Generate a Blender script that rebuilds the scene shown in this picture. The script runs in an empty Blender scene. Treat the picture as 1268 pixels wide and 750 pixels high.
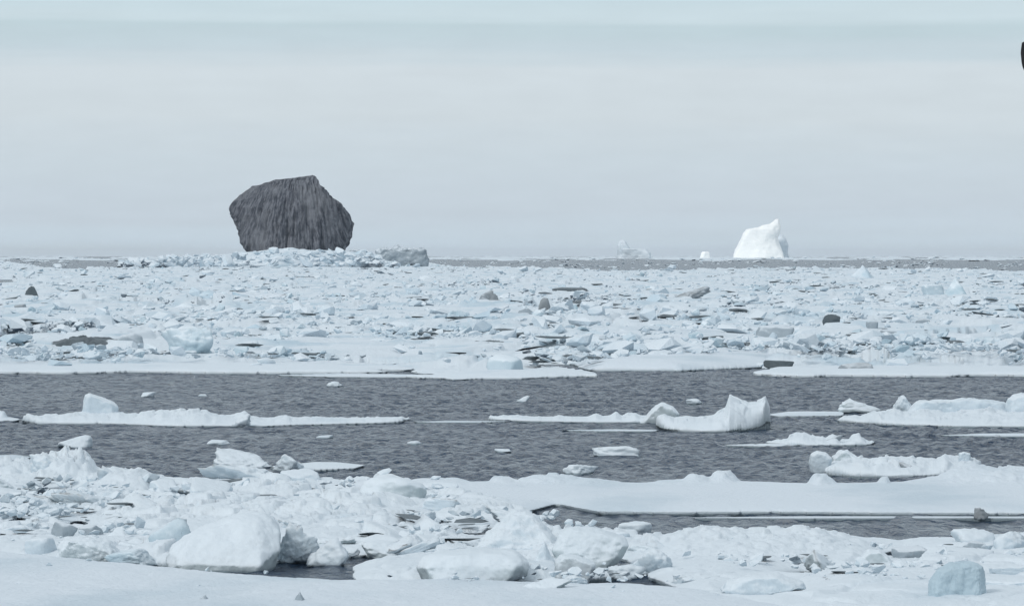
import bpy, bmesh, math
import numpy as np
from mathutils import Vector, Euler

# ------------------------------------------------------------------ camera, sky, sun
SC = bpy.context.scene
COL = SC.collection
W, H = 1268.0, 750.0          # frame of the photograph
HOR = 317.0                   # row of the sea horizon
CAM_H, F = 6.0, 6000.0        # eye height (m), focal length in photo pixels

cam = bpy.data.cameras.new("camera")
cam.sensor_width = 36.0
cam.lens = 36.0 * F / W
cam.shift_y = -(H / 2 - HOR) / W
cam.clip_start, cam.clip_end = 1.0, 300000.0
cam_o = bpy.data.objects.new("camera", cam)
cam_o.location = (0, 0, CAM_H)
cam_o.rotation_euler = (math.pi / 2, 0, 0)
COL.objects.link(cam_o)
SC.camera = cam_o

SUN_EL, SUN_AZ = math.radians(35), math.radians(-143)   # azimuth from +Y, clockwise: left, a little behind the camera


def lin(*c):
    return tuple(((v / 255.0) / 12.92 if v / 255.0 <= 0.04045 else ((v / 255.0 + 0.055) / 1.055) ** 2.4) for v in c)


world = bpy.data.worlds.new("World")
SC.world = world
world.use_nodes = True
nt = world.node_tree
nt.nodes.clear()
N = nt.nodes.new
L = nt.links.new
out = N("ShaderNodeOutputWorld")
bg = N("ShaderNodeBackground")
bg.inputs["Strength"].default_value = 0.1
sky = N("ShaderNodeTexSky")
sky.sky_type = 'NISHITA'
sky.sun_disc = False
sky.sun_elevation = SUN_EL
sky.sun_rotation = SUN_AZ
tc = N("ShaderNodeTexCoord")
sep = N("ShaderNodeSeparateXYZ")
L(tc.outputs["Generated"], sep.inputs[0])
mp = N("ShaderNodeMapping")
mp.inputs["Scale"].default_value = (7, 7, 260)
L(tc.outputs["Generated"], mp.inputs[0])
no = N("ShaderNodeTexNoise")
no.inputs["Scale"].default_value = 1.0
no.inputs["Detail"].default_value = 4.0
L(mp.outputs[0], no.inputs["Vector"])
ns = N("ShaderNodeMath"); ns.operation = 'MULTIPLY_ADD'          # wobble of the stratus bands
ns.inputs[1].default_value = 0.009
ns.inputs[2].default_value = -0.0045
L(no.outputs["Fac"], ns.inputs[0])
ad = N("ShaderNodeMath"); ad.operation = 'ADD'
L(sep.outputs["Z"], ad.inputs[0]); L(ns.outputs[0], ad.inputs[1])
mr = N("ShaderNodeMapRange")
mr.inputs["From Min"].default_value = 0.0
mr.inputs["From Max"].default_value = 0.1
L(ad.outputs[0], mr.inputs["Value"])
ramp = N("ShaderNodeValToRGB")
stops = [(0.00, (207, 225, 241)), (0.035, (203, 219, 231)), (0.09, (200, 213, 224)), (0.20, (203, 216, 225)), (0.30, (208, 219, 226)),
         (0.385, (210, 221, 228)), (0.43, (198, 214, 223)), (0.475, (193, 212, 220)), (0.495, (204, 221, 229)),
         (0.54, (199, 219, 228)), (0.75, (205, 220, 229)), (1.0, (206, 217, 226))]
e = ramp.color_ramp.elements
while len(e) < len(stops):
    e.new(0.5)
for el, (p, c) in zip(e, stops):
    el.position = p
    el.color = (*lin(*c), 1)
L(mr.outputs[0], ramp.inputs[0])
# broad, even brightening of the cloud deck towards the zenith, as under any overcast sky
mr2 = N("ShaderNodeMapRange")
mr2.inputs["From Min"].default_value = 0.08
mr2.inputs["From Max"].default_value = 1.0
mr2.inputs["To Min"].default_value = 1.0
mr2.inputs["To Max"].default_value = 1.02
L(sep.outputs["Z"], mr2.inputs["Value"])
mot = N("ShaderNodeTexNoise")                                      # faint mottling of the cloud
mot.inputs["Scale"].default_value = 60.0
mot.inputs["Detail"].default_value = 6.0
mp2 = N("ShaderNodeMapping"); mp2.inputs["Scale"].default_value = (1, 1, 5)
L(tc.outputs["Generated"], mp2.inputs[0]); L(mp2.outputs[0], mot.inputs["Vector"])
mm = N("ShaderNodeMath"); mm.operation = 'MULTIPLY_ADD'
mm.inputs[1].default_value = 0.10; mm.inputs[2].default_value = 0.95
L(mot.outputs["Fac"], mm.inputs[0])
m3 = N("ShaderNodeMath"); m3.operation = 'MULTIPLY'
L(mr2.outputs[0], m3.inputs[0]); L(mm.outputs[0], m3.inputs[1])
m4 = N("ShaderNodeMath"); m4.operation = 'MULTIPLY'
m4.inputs[1].default_value = 10.0
L(m3.outputs[0], m4.inputs[0])
vs = N("ShaderNodeVectorMath"); vs.operation = 'SCALE'
L(ramp.outputs[0], vs.inputs[0]); L(m4.outputs[0], vs.inputs["Scale"])
mx = N("ShaderNodeMix"); mx.data_type = 'RGBA'
mx.inputs["Factor"].default_value = 0.97
L(sky.outputs[0], mx.inputs[6]); L(vs.outputs[0], mx.inputs[7])
L(mx.outputs[2], bg.inputs["Color"])
L(bg.outputs[0], out.inputs[0])

sun = bpy.data.lights.new("sun", 'SUN')
sun.energy = 1.35
sun.angle = math.radians(12)
sun.color = (1.0, 0.98, 0.95)
sun_o = bpy.data.objects.new("sun", sun)
sdir = Vector((math.sin(SUN_AZ) * math.cos(SUN_EL), math.cos(SUN_AZ) * math.cos(SUN_EL), math.sin(SUN_EL)))
sun_o.rotation_euler = sdir.to_track_quat('Z', 'Y').to_euler()
sun_o.location = (-200, -100, 300)
COL.objects.link(sun_o)

SC.view_settings.view_transform = 'Standard'
SC.view_settings.look = 'None'
SC.view_settings.exposure = 0.0
SC.view_settings.gamma = 1.0

# ------------------------------------------------------------------ helpers


def ground(px, py, z=0.0):
    """photo pixel -> point at height z"""
    d = (CAM_H - z) * F / (np.asarray(py, float) - HOR)
    return (np.asarray(px, float) - W / 2) / F * d, d


def _hash(ix, iy, iz, seed):
    h = (ix.astype(np.int64) * 374761393 + iy.astype(np.int64) * 668265263 + iz.astype(np.int64) * 2147483647 + seed * 1274126177) & 0x7fffffff
    h = ((h ^ (h >> 13)) * 1274126177) & 0x7fffffff
    h = ((h ^ (h >> 16)) * 668265263) & 0x7fffffff
    return (h ^ (h >> 15)) & 0x7fffffff


def vnoise(P, seed=0):
    """gradient noise in [-1,1]; P (n,3)"""
    P = np.asarray(P, float)
    i = np.floor(P).astype(np.int64)
    f = P - i
    u = f * f * f * (f * (f * 6 - 15) + 10)
    res = 0
    for dx in (0, 1):
        for dy in (0, 1):
            for dz in (0, 1):
                h = _hash(i[:, 0] + dx, i[:, 1] + dy, i[:, 2] + dz, seed)
                gx = ((h & 1023) / 511.5 - 1)
                gy = (((h >> 10) & 1023) / 511.5 - 1)
                gz = (((h >> 20) & 1023) / 511.5 - 1)
                d = gx * (f[:, 0] - dx) + gy * (f[:, 1] - dy) + gz * (f[:, 2] - dz)
                w = (u[:, 0] if dx else 1 - u[:, 0]) * (u[:, 1] if dy else 1 - u[:, 1]) * (u[:, 2] if dz else 1 - u[:, 2])
                res = res + w * d
    return res * 1.3


def fbm(P, seed=0, octv=4, gain=0.5):
    a, s, t = 1.0, 0.0, 0.0
    P = np.asarray(P, float)
    for o in range(octv):
        s = s + a * vnoise(P * (2 ** o) + 17.3 * o, seed + o)
        t += a
        a *= gain
    return s / t


def xy3(x, y, sx, sy):
    return np.stack([x * sx, y * sy, np.zeros_like(x)], 1)


def blocks(x, y, s, seed, tilt=0.35, sy=1.0):
    """jammed tilted blocks of ice: height field 0..1 with recessed joints"""
    x = x / s
    y = y / (s * sy)
    ix, iy = np.floor(x).astype(np.int64), np.floor(y).astype(np.int64)
    f1 = np.full(x.shape, 9.0)
    f2 = np.full(x.shape, 9.0)
    hh = np.zeros(x.shape)
    for dx in (-1, 0, 1):
        for dy in (-1, 0, 1):
            cx, cy = ix + dx, iy + dy
            z = np.zeros_like(cx)
            r1 = _hash(cx, cy, z, seed) / 2147483647.0
            r2 = _hash(cx, cy, z, seed + 1) / 2147483647.0
            r3 = _hash(cx, cy, z, seed + 2) / 2147483647.0
            r4 = _hash(cx, cy, z, seed + 3) / 2147483647.0
            r5 = _hash(cx, cy, z, seed + 4) / 2147483647.0
            ex, ey = x - (cx + r1), y - (cy + r2)
            d = np.sqrt(ex * ex + ey * ey) * (0.75 + 0.5 * r5)
            h = r3 ** 1.6 + tilt * 2 * ((r4 - 0.5) * ex + (r5 - 0.5) * ey)
            near = d < f1
            f2 = np.where(near, f1, np.minimum(f2, d))
            hh = np.where(near, h, hh)
            f1 = np.where(near, d, f1)
    g = np.clip((f2 - f1) / 0.16, 0, 1)
    return hh * g * g * (3 - 2 * g)


def smooth(a, b, x):
    t = np.clip((x - a) / (b - a), 0, 1)
    return t * t * (3 - 2 * t)


def mesh_np(name, V, Fc, mat, smooth_shade=True):
    """uniform tris or quads from arrays"""
    me = bpy.data.meshes.new(name)
    V = np.asarray(V, np.float32)
    Fc = np.asarray(Fc, np.int32)
    k = Fc.shape[1]
    me.vertices.add(len(V))
    me.vertices.foreach_set("co", V.ravel())
    me.loops.add(Fc.size)
    me.loops.foreach_set("vertex_index", Fc.ravel())
    me.polygons.add(len(Fc))
    me.polygons.foreach_set("loop_start", np.arange(0, Fc.size, k, dtype=np.int32))
    me.polygons.foreach_set("use_smooth", np.full(len(Fc), smooth_shade))
    me.update(calc_edges=True)
    if mat:
        me.materials.append(mat)
    return me


def add(name, me, label=None, cat=None, group=None, kind=None, loc=(0, 0, 0), parent=None):
    o = bpy.data.objects.new(name, me)
    o.location = loc
    COL.objects.link(o)
    if parent is not None:
        o.parent = parent
    if label:
        o["label"] = label
    if cat:
        o["category"] = cat
    if group:
        o["group"] = group
    if kind:
        o["kind"] = kind
    return o


_ico = {}


def ico(sub):
    if sub not in _ico:
        bm = bmesh.new()
        bmesh.ops.create_icosphere(bm, subdivisions=sub, radius=1.0)
        bm.verts.ensure_lookup_table()
        V = np.array([v.co[:] for v in bm.verts])
        V /= np.linalg.norm(V, axis=1)[:, None]
        Fc = np.array([[v.index for v in f.verts] for f in bm.faces])
        bm.free()
        _ico[sub] = (V, Fc)
    return _ico[sub]


# ------------------------------------------------------------------ materials


def nodes(name):
    m = bpy.data.materials.new(name)
    m.use_nodes = True
    t = m.node_tree
    b = t.nodes["Principled BSDF"]
    return m, t, b


def mixc(t, fac, a, b):
    n = t.nodes.new("ShaderNodeMix"); n.data_type = 'RGBA'
    for sock, v in ((n.inputs[0], fac), (n.inputs[6], a), (n.inputs[7], b)):
        if hasattr(v, "links"):
            t.links.new(v, sock)
        elif isinstance(v, (int, float)):
            sock.default_value = v
        else:
            sock.default_value = (*v, 1)
    return n.outputs[2]


def maprange(t, v, a, b, c=0.0, d=1.0):
    n = t.nodes.new("ShaderNodeMapRange")
    n.interpolation_type = 'SMOOTHSTEP'
    for k, q in zip(("From Min", "From Max", "To Min", "To Max"), (a, b, c, d)):
        n.inputs[k].default_value = q
    t.links.new(v, n.inputs["Value"])
    return n.outputs[0]


def noise_n(t, scale, detail=4.0, stretch=(1, 1, 1), rough=0.55):
    g = t.nodes.new("ShaderNodeNewGeometry")
    mpn = t.nodes.new("ShaderNodeMapping")
    mpn.inputs["Scale"].default_value = stretch
    t.links.new(g.outputs["Position"], mpn.inputs[0])
    n = t.nodes.new("ShaderNodeTexNoise")
    n.inputs["Scale"].default_value = scale
    n.inputs["Detail"].default_value = detail
    n.inputs["Roughness"].default_value = rough
    t.links.new(mpn.outputs[0], n.inputs["Vector"])
    return n.outputs["Fac"]


def bump(t, b, h, strength, dist):
    n = t.nodes.new("ShaderNodeBump")
    n.inputs["Strength"].default_value = strength
    n.inputs["Distance"].default_value = dist
    t.links.new(h, n.inputs["Height"])
    t.links.new(n.outputs[0], b.inputs["Normal"])


def ice_mat(name, snow, bare, stain, scale=1.0, cover=(0.15, 0.75), stain_amt=(0.55, 0.75), wet=True, rough=0.7, bstr=0.6):
    """old sea ice: loose snow lying where it can, bare ice on steep faces with shade painted into its darker tone, stains, a wet washed foot"""
    m, t, b = nodes(name)
    geo = t.nodes.new("ShaderNodeNewGeometry")
    s = t.nodes.new("ShaderNodeSeparateXYZ")
    t.links.new(geo.outputs["Normal"], s.inputs[0])
    nb = noise_n(t, 1.3 * scale, 5)
    am = t.nodes.new("ShaderNodeMath"); am.operation = 'MULTIPLY_ADD'
    t.links.new(nb, am.inputs[0]); am.inputs[1].default_value = 0.9
    t.links.new(s.outputs["Z"], am.inputs[2])
    cov = maprange(t, am.outputs[0], cover[0] + 0.45, cover[1] + 0.45)
    c = mixc(t, cov, bare, snow)  # steep, down-facing sides darker: bare ice and painted shade together
    st = maprange(t, noise_n(t, 0.35 * scale, 5, (1, 0.5, 1.5)), *stain_amt)
    c = mixc(t, st, c, stain)
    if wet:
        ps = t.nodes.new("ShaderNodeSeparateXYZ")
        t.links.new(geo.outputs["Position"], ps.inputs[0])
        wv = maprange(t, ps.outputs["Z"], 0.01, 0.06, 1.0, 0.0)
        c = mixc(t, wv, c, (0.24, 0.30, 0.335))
    t.links.new(c, b.inputs["Base Color"])
    b.inputs["Roughness"].default_value = rough
    b.inputs["Specular IOR Level"].default_value = 0.25
    bump(t, b, noise_n(t, 9 * scale, 6, (1, 1, 1), 0.65), bstr, 0.06 / scale)
    return m


SNOW = (0.69, 0.745, 0.785)
M = {}
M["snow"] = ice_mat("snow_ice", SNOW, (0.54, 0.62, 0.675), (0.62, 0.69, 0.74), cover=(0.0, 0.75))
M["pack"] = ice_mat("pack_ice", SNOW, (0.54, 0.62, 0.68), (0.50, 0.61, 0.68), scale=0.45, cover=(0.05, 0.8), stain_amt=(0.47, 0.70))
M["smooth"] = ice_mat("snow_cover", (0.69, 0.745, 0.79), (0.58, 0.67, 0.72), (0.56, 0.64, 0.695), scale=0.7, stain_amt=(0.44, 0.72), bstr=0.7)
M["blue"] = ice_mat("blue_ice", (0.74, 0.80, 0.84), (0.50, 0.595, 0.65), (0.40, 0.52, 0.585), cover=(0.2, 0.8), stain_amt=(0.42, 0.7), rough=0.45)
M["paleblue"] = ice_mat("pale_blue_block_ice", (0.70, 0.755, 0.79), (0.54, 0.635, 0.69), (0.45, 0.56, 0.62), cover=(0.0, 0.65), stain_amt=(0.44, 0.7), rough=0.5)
M["under"] = ice_mat("bare_and_shaded_ice", SNOW, (0.42, 0.485, 0.51), (0.62, 0.68, 0.72), cover=(-0.12, 0.46), stain_amt=(0.5, 0.7), rough=0.55, bstr=0.4)  # grey of undersides and steep sides is largely shade painted in
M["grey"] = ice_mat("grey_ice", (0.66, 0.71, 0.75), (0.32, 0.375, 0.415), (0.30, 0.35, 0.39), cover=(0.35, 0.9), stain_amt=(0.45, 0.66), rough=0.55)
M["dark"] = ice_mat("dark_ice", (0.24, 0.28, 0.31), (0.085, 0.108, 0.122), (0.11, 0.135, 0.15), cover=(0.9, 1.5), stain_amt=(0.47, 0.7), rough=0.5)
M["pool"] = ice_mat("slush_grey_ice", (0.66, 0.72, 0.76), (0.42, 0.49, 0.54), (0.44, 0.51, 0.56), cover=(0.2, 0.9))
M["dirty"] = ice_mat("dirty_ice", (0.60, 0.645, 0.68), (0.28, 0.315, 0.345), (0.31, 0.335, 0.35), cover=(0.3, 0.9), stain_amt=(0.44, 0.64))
M["berg"] = ice_mat("sunlit_tone_berg_ice", (0.985, 0.985, 0.97), (0.97, 0.975, 0.96), (0.92, 0.945, 0.94), scale=0.02, wet=False, stain_amt=(0.6, 0.8), bstr=0.1)  # whiter than other ice: sunlight on the berg put into the colour
M["pale"] = ice_mat("pale_and_shaded_berg_ice", (0.74, 0.79, 0.83), (0.60, 0.67, 0.72), (0.58, 0.66, 0.72), scale=0.03, wet=False)  # grey-blue tone also paints the shaded side of the white iceberg

# rock
m, t, b = nodes("rock")
M["rock"] = m
ga = t.nodes.new("ShaderNodeAttribute")
ga.attribute_name = "grain"
gn = t.nodes.new("ShaderNodeTexNoise")
gn.inputs["Scale"].default_value = 1.0
gn.inputs["Detail"].default_value = 4.0
gn.inputs["Roughness"].default_value = 0.68
t.links.new(ga.outputs["Vector"], gn.inputs["Vector"])
n1 = gn.outputs["Fac"]
n2 = noise_n(t, 0.05, 6, (1, 1, 0.5), 0.6)
n3 = noise_n(t, 0.30, 4, (1, 1, 0.4), 0.7)
c = mixc(t, maprange(t, n1, 0.38, 0.64), (0.038, 0.045, 0.060), (0.185, 0.195, 0.22))
c = mixc(t, maprange(t, n3, 0.50, 0.66, 0.0, 0.75), c, (0.055, 0.062, 0.076))
c = mixc(t, maprange(t, n2, 0.46, 0.64, 0.0, 0.6), c, (0.20, 0.21, 0.23))
t.links.new(c, b.inputs["Base Color"])
b.inputs["Roughness"].default_value = 0.85
b.inputs["Specular IOR Level"].default_value = 0.2
bump(t, b, n1, 0.35, 2.0)

# water
m, t, b = nodes("sea_water")
M["sea"] = m
b.inputs["Base Color"].default_value = (0.016, 0.042, 0.085, 1)
b.inputs["Roughness"].default_value = 0.17
b.inputs["IOR"].default_value = 1.27
w1 = noise_n(t, 3.0, 5, (1.0, 0.35, 1), 0.6)
w2 = noise_n(t, 0.30, 5, (1.0, 0.3, 1), 0.6)
a_ = t.nodes.new("ShaderNodeMath"); a_.operation = 'MULTIPLY_ADD'
t.links.new(w2, a_.inputs[0]); a_.inputs[1].default_value = 3.2
t.links.new(w1, a_.inputs[2])
bump(t, b, a_.outputs[0], 1.0, 0.75)

m, t, b = nodes("dark_feathers")
M["bird"] = m
fn = noise_n(t, 30, 3)
t.links.new(mixc(t, fn, (0.012, 0.012, 0.014), (0.035, 0.036, 0.04)), b.inputs["Base Color"])
b.inputs["Roughness"].default_value = 0.7
m, t, b = nodes("horn")
M["bill"] = m
t.links.new(mixc(t, noise_n(t, 40, 2), (0.05, 0.045, 0.04), (0.10, 0.09, 0.07)), b.inputs["Base Color"])

# ------------------------------------------------------------------ the sea


def fan(cols, dist):
    """sheet of points on rays of the given columns at the given distances"""
    X = np.outer(dist, (cols - W / 2) / F)
    Y = np.repeat(dist[:, None], len(cols), 1)
    nc, nr = len(cols), len(dist)
    i = np.arange(nc * nr).reshape(nr, nc)
    Fc = np.stack([i[:-1, :-1], i[:-1, 1:], i[1:, 1:], i[1:, :-1]], -1).reshape(-1, 4)
    return X.ravel(), Y.ravel(), Fc


def build_sea():
    cols = np.concatenate([[-9000, -5000, -2600, -1400, -800, -450], np.arange(-220, 1490, 3.6), [1720, 2070, 2670, 3870, 6270, 10270]])
    dist = np.concatenate([[3, 20, 50, 70], np.arange(84, 124, 0.9), np.arange(124, 300, 0.31), np.arange(300, 420, 2.0), np.geomspace(430, 90000, 70)])
    x, y, Fc = fan(cols, dist)
    P = xy3(x, y, 1, 1)
    a = smooth(75, 95, y) * (1 - smooth(300, 420, y))
    rot = P.copy()
    w = 0.026 * fbm(rot * [0.6, 0.6, 1], 3, 3, 0.6) + 0.026 * fbm(rot * [2.4, 1.25, 1], 9, 2)
    w = w * 5.6
    z = a * w * np.clip(0.85 + 0.9 * fbm(rot * [0.03, 0.012, 1], 21, 3), 0.45, 1.4)      # calmer and more ruffled patches
    add("sea", mesh_np("sea", np.stack([x, y, z], 1), Fc, M["sea"]), "dark grey rippled sea between the ice floes", kind="structure")


build_sea()

# ------------------------------------------------------------------ floes: low sheets with an undercut edge


def poly_sdf(x, y, poly):
    """positive inside"""
    d = np.full(x.shape, 1e18)
    inside = np.zeros(x.shape, bool)
    n = len(poly)
    for i in range(n):
        ax, ay = poly[i]
        bx, by = poly[(i + 1) % n]
        ex, ey = bx - ax, by - ay
        tt = np.clip(((x - ax) * ex + (y - ay) * ey) / max(ex * ex + ey * ey, 1e-9), 0, 1)
        dx, dy = x - ax - tt * ex, y - ay - tt * ey
        d = np.minimum(d, dx * dx + dy * dy)
        c = (ay > y) != (by > y)
        xi = ax + (y - ay) / (by - ay if abs(by - ay) > 1e-9 else 1e-9) * ex
        inside ^= c & (x < xi)
    d = np.sqrt(d)
    return np.where(inside, d, -d)


def floe(name, label, cat, poly, top=0.15, edge=0.05, rag=0.25, rough=0.05, rub=0.0, rub_s=0.8, bumps=(), holes=(), contour=None,
         mat="snow", step=(1.8, 0.4), seed=1, shoulder=0.6, group=None, kind=None, swell=0.0, under=1.3, fine=0.45, steep=2.0, cn=1.0):
    """poly: outline on the water, in photo pixels; bumps (px, py, half width px, half depth px, height m)"""
    P = np.array(poly, float)
    gx, gy = ground(P[:, 0], P[:, 1])
    x0, x1, y0, y1 = P[:, 0].min() - 3, P[:, 0].max() + 3, P[:, 1].min() - 1, P[:, 1].max() + 1
    cols = np.arange(x0, x1 + step[0], step[0])
    rows = np.arange(y1, y0 - step[1], -step[1])
    PX, PY = np.meshgrid(cols, rows)
    px, py = PX.ravel(), PY.ravel()
    x, y = ground(px, py)
    sc = float(np.median(gy)) / 115.0                  # farther floes get coarser detail
    sd = poly_sdf(x, y, list(zip(gx, gy)))
    sd = sd + rag * sc * (fbm(xy3(x, y, 0.5 / sc, 0.35 / sc), seed, 4) * 1.4)
    for (hx, hy, hw, hh) in holes:
        r = np.sqrt(((px - hx) / hw) ** 2 + ((py - hy) / hh) ** 2)
        cx, cy = ground(hx, hy)
        sd = np.minimum(sd, (r - 1 + 0.35 * fbm(xy3(x, y, 1.5 / sc, 1.0 / sc), seed + 5, 3)) * (hw * cy / F))
    prof = 1 - np.exp(-np.clip(sd, 0, None) / (shoulder * sc))
    h = edge + top * prof * (1 + 0.35 * fbm(xy3(x, y, 0.12 / sc, 0.06 / sc), seed + 11, 3))
    h = h + swell * prof * np.clip(fbm(xy3(x, y, 0.07 / sc, 0.04 / sc), seed + 23, 2) + 0.15, 0, 1)
    h = h + rough * prof * fbm(xy3(x, y, 0.9 / sc, 0.7 / sc), seed + 31, 5, 0.6)
    if rub:
        am = np.clip(0.45 + 1.1 * fbm(xy3(x, y, 0.16 / sc, 0.10 / sc), seed + 41, 3), 0.08, 1.2)
        h = h + rub * prof * am * (blocks(x + 7, y, rub_s * sc, seed + 50, 0.45, 1.6) + (fine if sc < 1.6 else 0.0) * blocks(x, y + 3, rub_s * 0.4 * sc, seed + 60, 0.5, 1.5))
    for (bx, by, bw, bh, ht) in bumps:
        u = ((px - bx) / bw)
        v = ((py - by) / bh)
        wob = 1 + 0.3 * fbm(xy3(x, y, 1.2 / sc, 0.9 / sc), seed + int(bx), 4)
        wob = wob + 0.35 * fbm(xy3(x, y, 3.5 / sc, 2.0 / sc), seed + int(by), 3)
        sk = 0.35 * (((int(bx) * 7 + seed) % 11) / 5.0 - 1)           # one flank steeper than the other
        r2 = np.sqrt((u * (1 + sk * np.sign(u))) ** 2 + v ** 2) * wob
        bl = 0.72 + 0.40 * blocks(x + bx, y, 0.45 * sc, seed + 70, 0.6, 1.6) + 0.25 * fbm(xy3(x, y, 1.6 / sc, 1.1 / sc), seed + 72, 4, 0.6)
        h = h + ht * smooth(1.25, 0.45, r2) * bl * smooth(0, 0.25 * sc, sd)
    if contour is not None:
        # ridge line of the floe, as high as it stands against the water behind
        S = sd.reshape(PX.shape)
        ms = np.maximum(S.max(0), 1e-3)
        pr = rows[S.argmax(0)]
        pr = np.convolve(np.pad(pr, 6, mode='edge'), np.ones(13) / 13, 'valid')
        ct = np.array(contour, float)
        wob = 1.2 * fbm(xy3(x, y, 2.2 / sc, 1.2 / sc), seed + 81, 3)
        cy_ = np.interp(px + wob, ct[:, 0], ct[:, 1]) + cn * (2.2 * fbm(xy3(px, y, 0.11, 0.25 / sc), seed + 91, 2) + 1.2 * fbm(xy3(px, y, 0.35, 0.5 / sc), seed + 93, 2))
        prr = np.tile(pr, nr_ := PX.shape[0]).reshape(nr_, -1).ravel()
        hc = np.clip((prr - cy_), 0, None) * (CAM_H * F / (prr - HOR)) / F
        tt = np.clip(sd / np.tile(ms, nr_), 0, 1)
        tt = np.clip(tt + 0.25 * fbm(xy3(x, y, 1.6 / sc, 0.8 / sc), seed + 83, 3), 0, 1)
        g = 1 - (1 - np.clip(tt * 1.15, 0, 1)) ** steep
        bl = 0.97 - 0.23 * cn + 0.42 * cn * blocks(x, y, 0.5 * sc, seed + 85, 0.6, 1.8) + 0.15 * fbm(xy3(x, y, 2.0 / sc, 1.4 / sc), seed + 87, 4, 0.6)
        h = np.where(sd > 0, np.maximum(h * 0.6, edge + (hc - edge) * g * np.clip(bl, 0.5, 1.15)), h)
    ins = sd > 0
    nr, nc = PX.shape
    idx = np.arange(nr * nc).reshape(nr, nc)
    q = np.stack([idx[:-1, :-1], idx[:-1, 1:], idx[1:, 1:], idx[1:, :-1]], -1).reshape(-1, 4)
    q = q[ins[q].all(1)]
    used = np.unique(q)
    # snap the rim onto the outline height
    cnt = np.zeros(nr * nc, int)
    np.add.at(cnt, q.ravel(), 1)
    rim = (cnt > 0) & (cnt < 4)
    h = np.where(rim, np.minimum(h, edge + 0.35 * (h - edge)), h)
    # underside: slopes inwards into the water
    zb = np.where(rim, h, edge - under * np.clip(sd, 0.02, 1.0 * sc) - 0.02)
    qb = q[(zb[q] > -0.35).any(1)][:, ::-1]
    remap = -np.ones(nr * nc, int)
    remap[used] = np.arange(len(used))
    V = np.stack([x[used], y[used], h[used]], 1)
    ub = np.unique(qb) if len(qb) else np.zeros(0, int)
    nonrim = ub[~rim[ub]]
    rb = remap.copy()
    rb[nonrim] = len(used) + np.arange(len(nonrim))
    V2 = np.stack([x[nonrim], y[nonrim], np.minimum(zb[nonrim], h[nonrim] - 0.02)], 1)
    Fc = np.concatenate([remap[q], rb[qb]]) if len(qb) else remap[q]
    V = np.concatenate([V, V2])
    cx, cy = float(gx.mean()), float(gy.mean())
    V[:, 0] -= cx
    V[:, 1] -= cy
    return add(name, mesh_np(name, V, Fc, M[mat]), label, cat, group, kind, (cx, cy, 0))


# ------------------------------------------------------------------ chunks: broken blocks, slabs, lumps, peaks


def chunk_shape(kind, seed, sub, sharp=1.0):
    D, Fc = ico(sub)
    rng = np.random.RandomState(seed)
    k, npl, nz = {"boulder": (12, 16, 0.075), "block": (18, 12, 0.07), "slab": (15, 13, 0.075), "lump": (7, 12, 0.16),
                  "peak": (18, 12, 0.10), "mound": (9, 10, 0.12), "dome": (9, 6, 0.07)}[kind]
    k = k * sharp
    pl = rng.normal(size=(npl, 3))
    pl /= np.linalg.norm(pl, axis=1)[:, None]
    of = rng.uniform(0.62, 1.0, npl)
    ex = [(0, 0, -1)]
    eo = [0.75]
    if kind in ("block", "slab"):
        for a in range(4):
            an = a * math.pi / 2 + rng.uniform(-0.35, 0.35)
            ex.append((math.cos(an), math.sin(an), rng.uniform(-0.25, 0.3)))
            eo.append(rng.uniform(0.6, 0.8))
        ex.append((rng.uniform(-0.22, 0.22), rng.uniform(-0.3, 0.1), 1)); eo.append(0.62)
        of += 0.15
    if kind == "peak":
        for a in range(4):
            an = a * math.pi / 2 + rng.uniform(-0.5, 0.5)
            ex.append((math.cos(an), math.sin(an), rng.uniform(0.45, 0.9)))
            eo.append(rng.uniform(0.42, 0.6))
        of += 0.25
    ex = np.array(ex, float)
    ex /= np.linalg.norm(ex, axis=1)[:, None]
    pl = np.concatenate([pl, ex])
    of = np.concatenate([of, eo])
    dt = D @ pl.T
    r = np.where(dt > 0.04, of[None] / np.maximum(dt, 0.04), 30.0)
    r = np.minimum(r, 4)
    r = -np.log(np.exp(-k * r).sum(1)) / k
    r = np.maximum(r, 0.12)
    V = D * r[:, None]
    if kind == "dome":
        r = (np.abs(D) ** 3.0).sum(1) ** (-1 / 3.0) * (1 + 0.10 * vnoise(D * 1.6 + seed, seed))
        V = D * r[:, None]
    n = fbm(V * (1.3 if kind == "dome" else 1.9) + seed * 3.1, seed, 6, 0.45 if kind == "dome" else 0.6)
    chipf = 0.25 if kind == "dome" else 1.1
    chip = np.abs(fbm(V * 3.1 + seed * 1.7, seed + 8, 3, 0.5))
    V = V * (1 + nz * (2.6 * n - chipf * chip))[:, None]
    if kind in ("lump", "mound"):
        V = V * (1 + 0.22 * np.abs(vnoise(V * 3.0 + seed, seed + 3)))[:, None]
    return V, Fc


def fit(V, wid, hei, dep, rot=0.0, tilt=0.0, roll=0.0, sink=0.18):
    R = np.array(Euler((tilt, roll, 0)).to_matrix()) @ np.array(Euler((0, 0, rot)).to_matrix())
    V = V @ R.T
    mn, mx_ = V.min(0), V.max(0)
    V = (V - (mn + mx_) / 2) / (mx_ - mn)
    V = V * [wid, dep, hei / (1 - sink)]
    V[:, 2] += hei / (1 - sink) * (0.5 - sink)
    return V


RECTS = []


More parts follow.
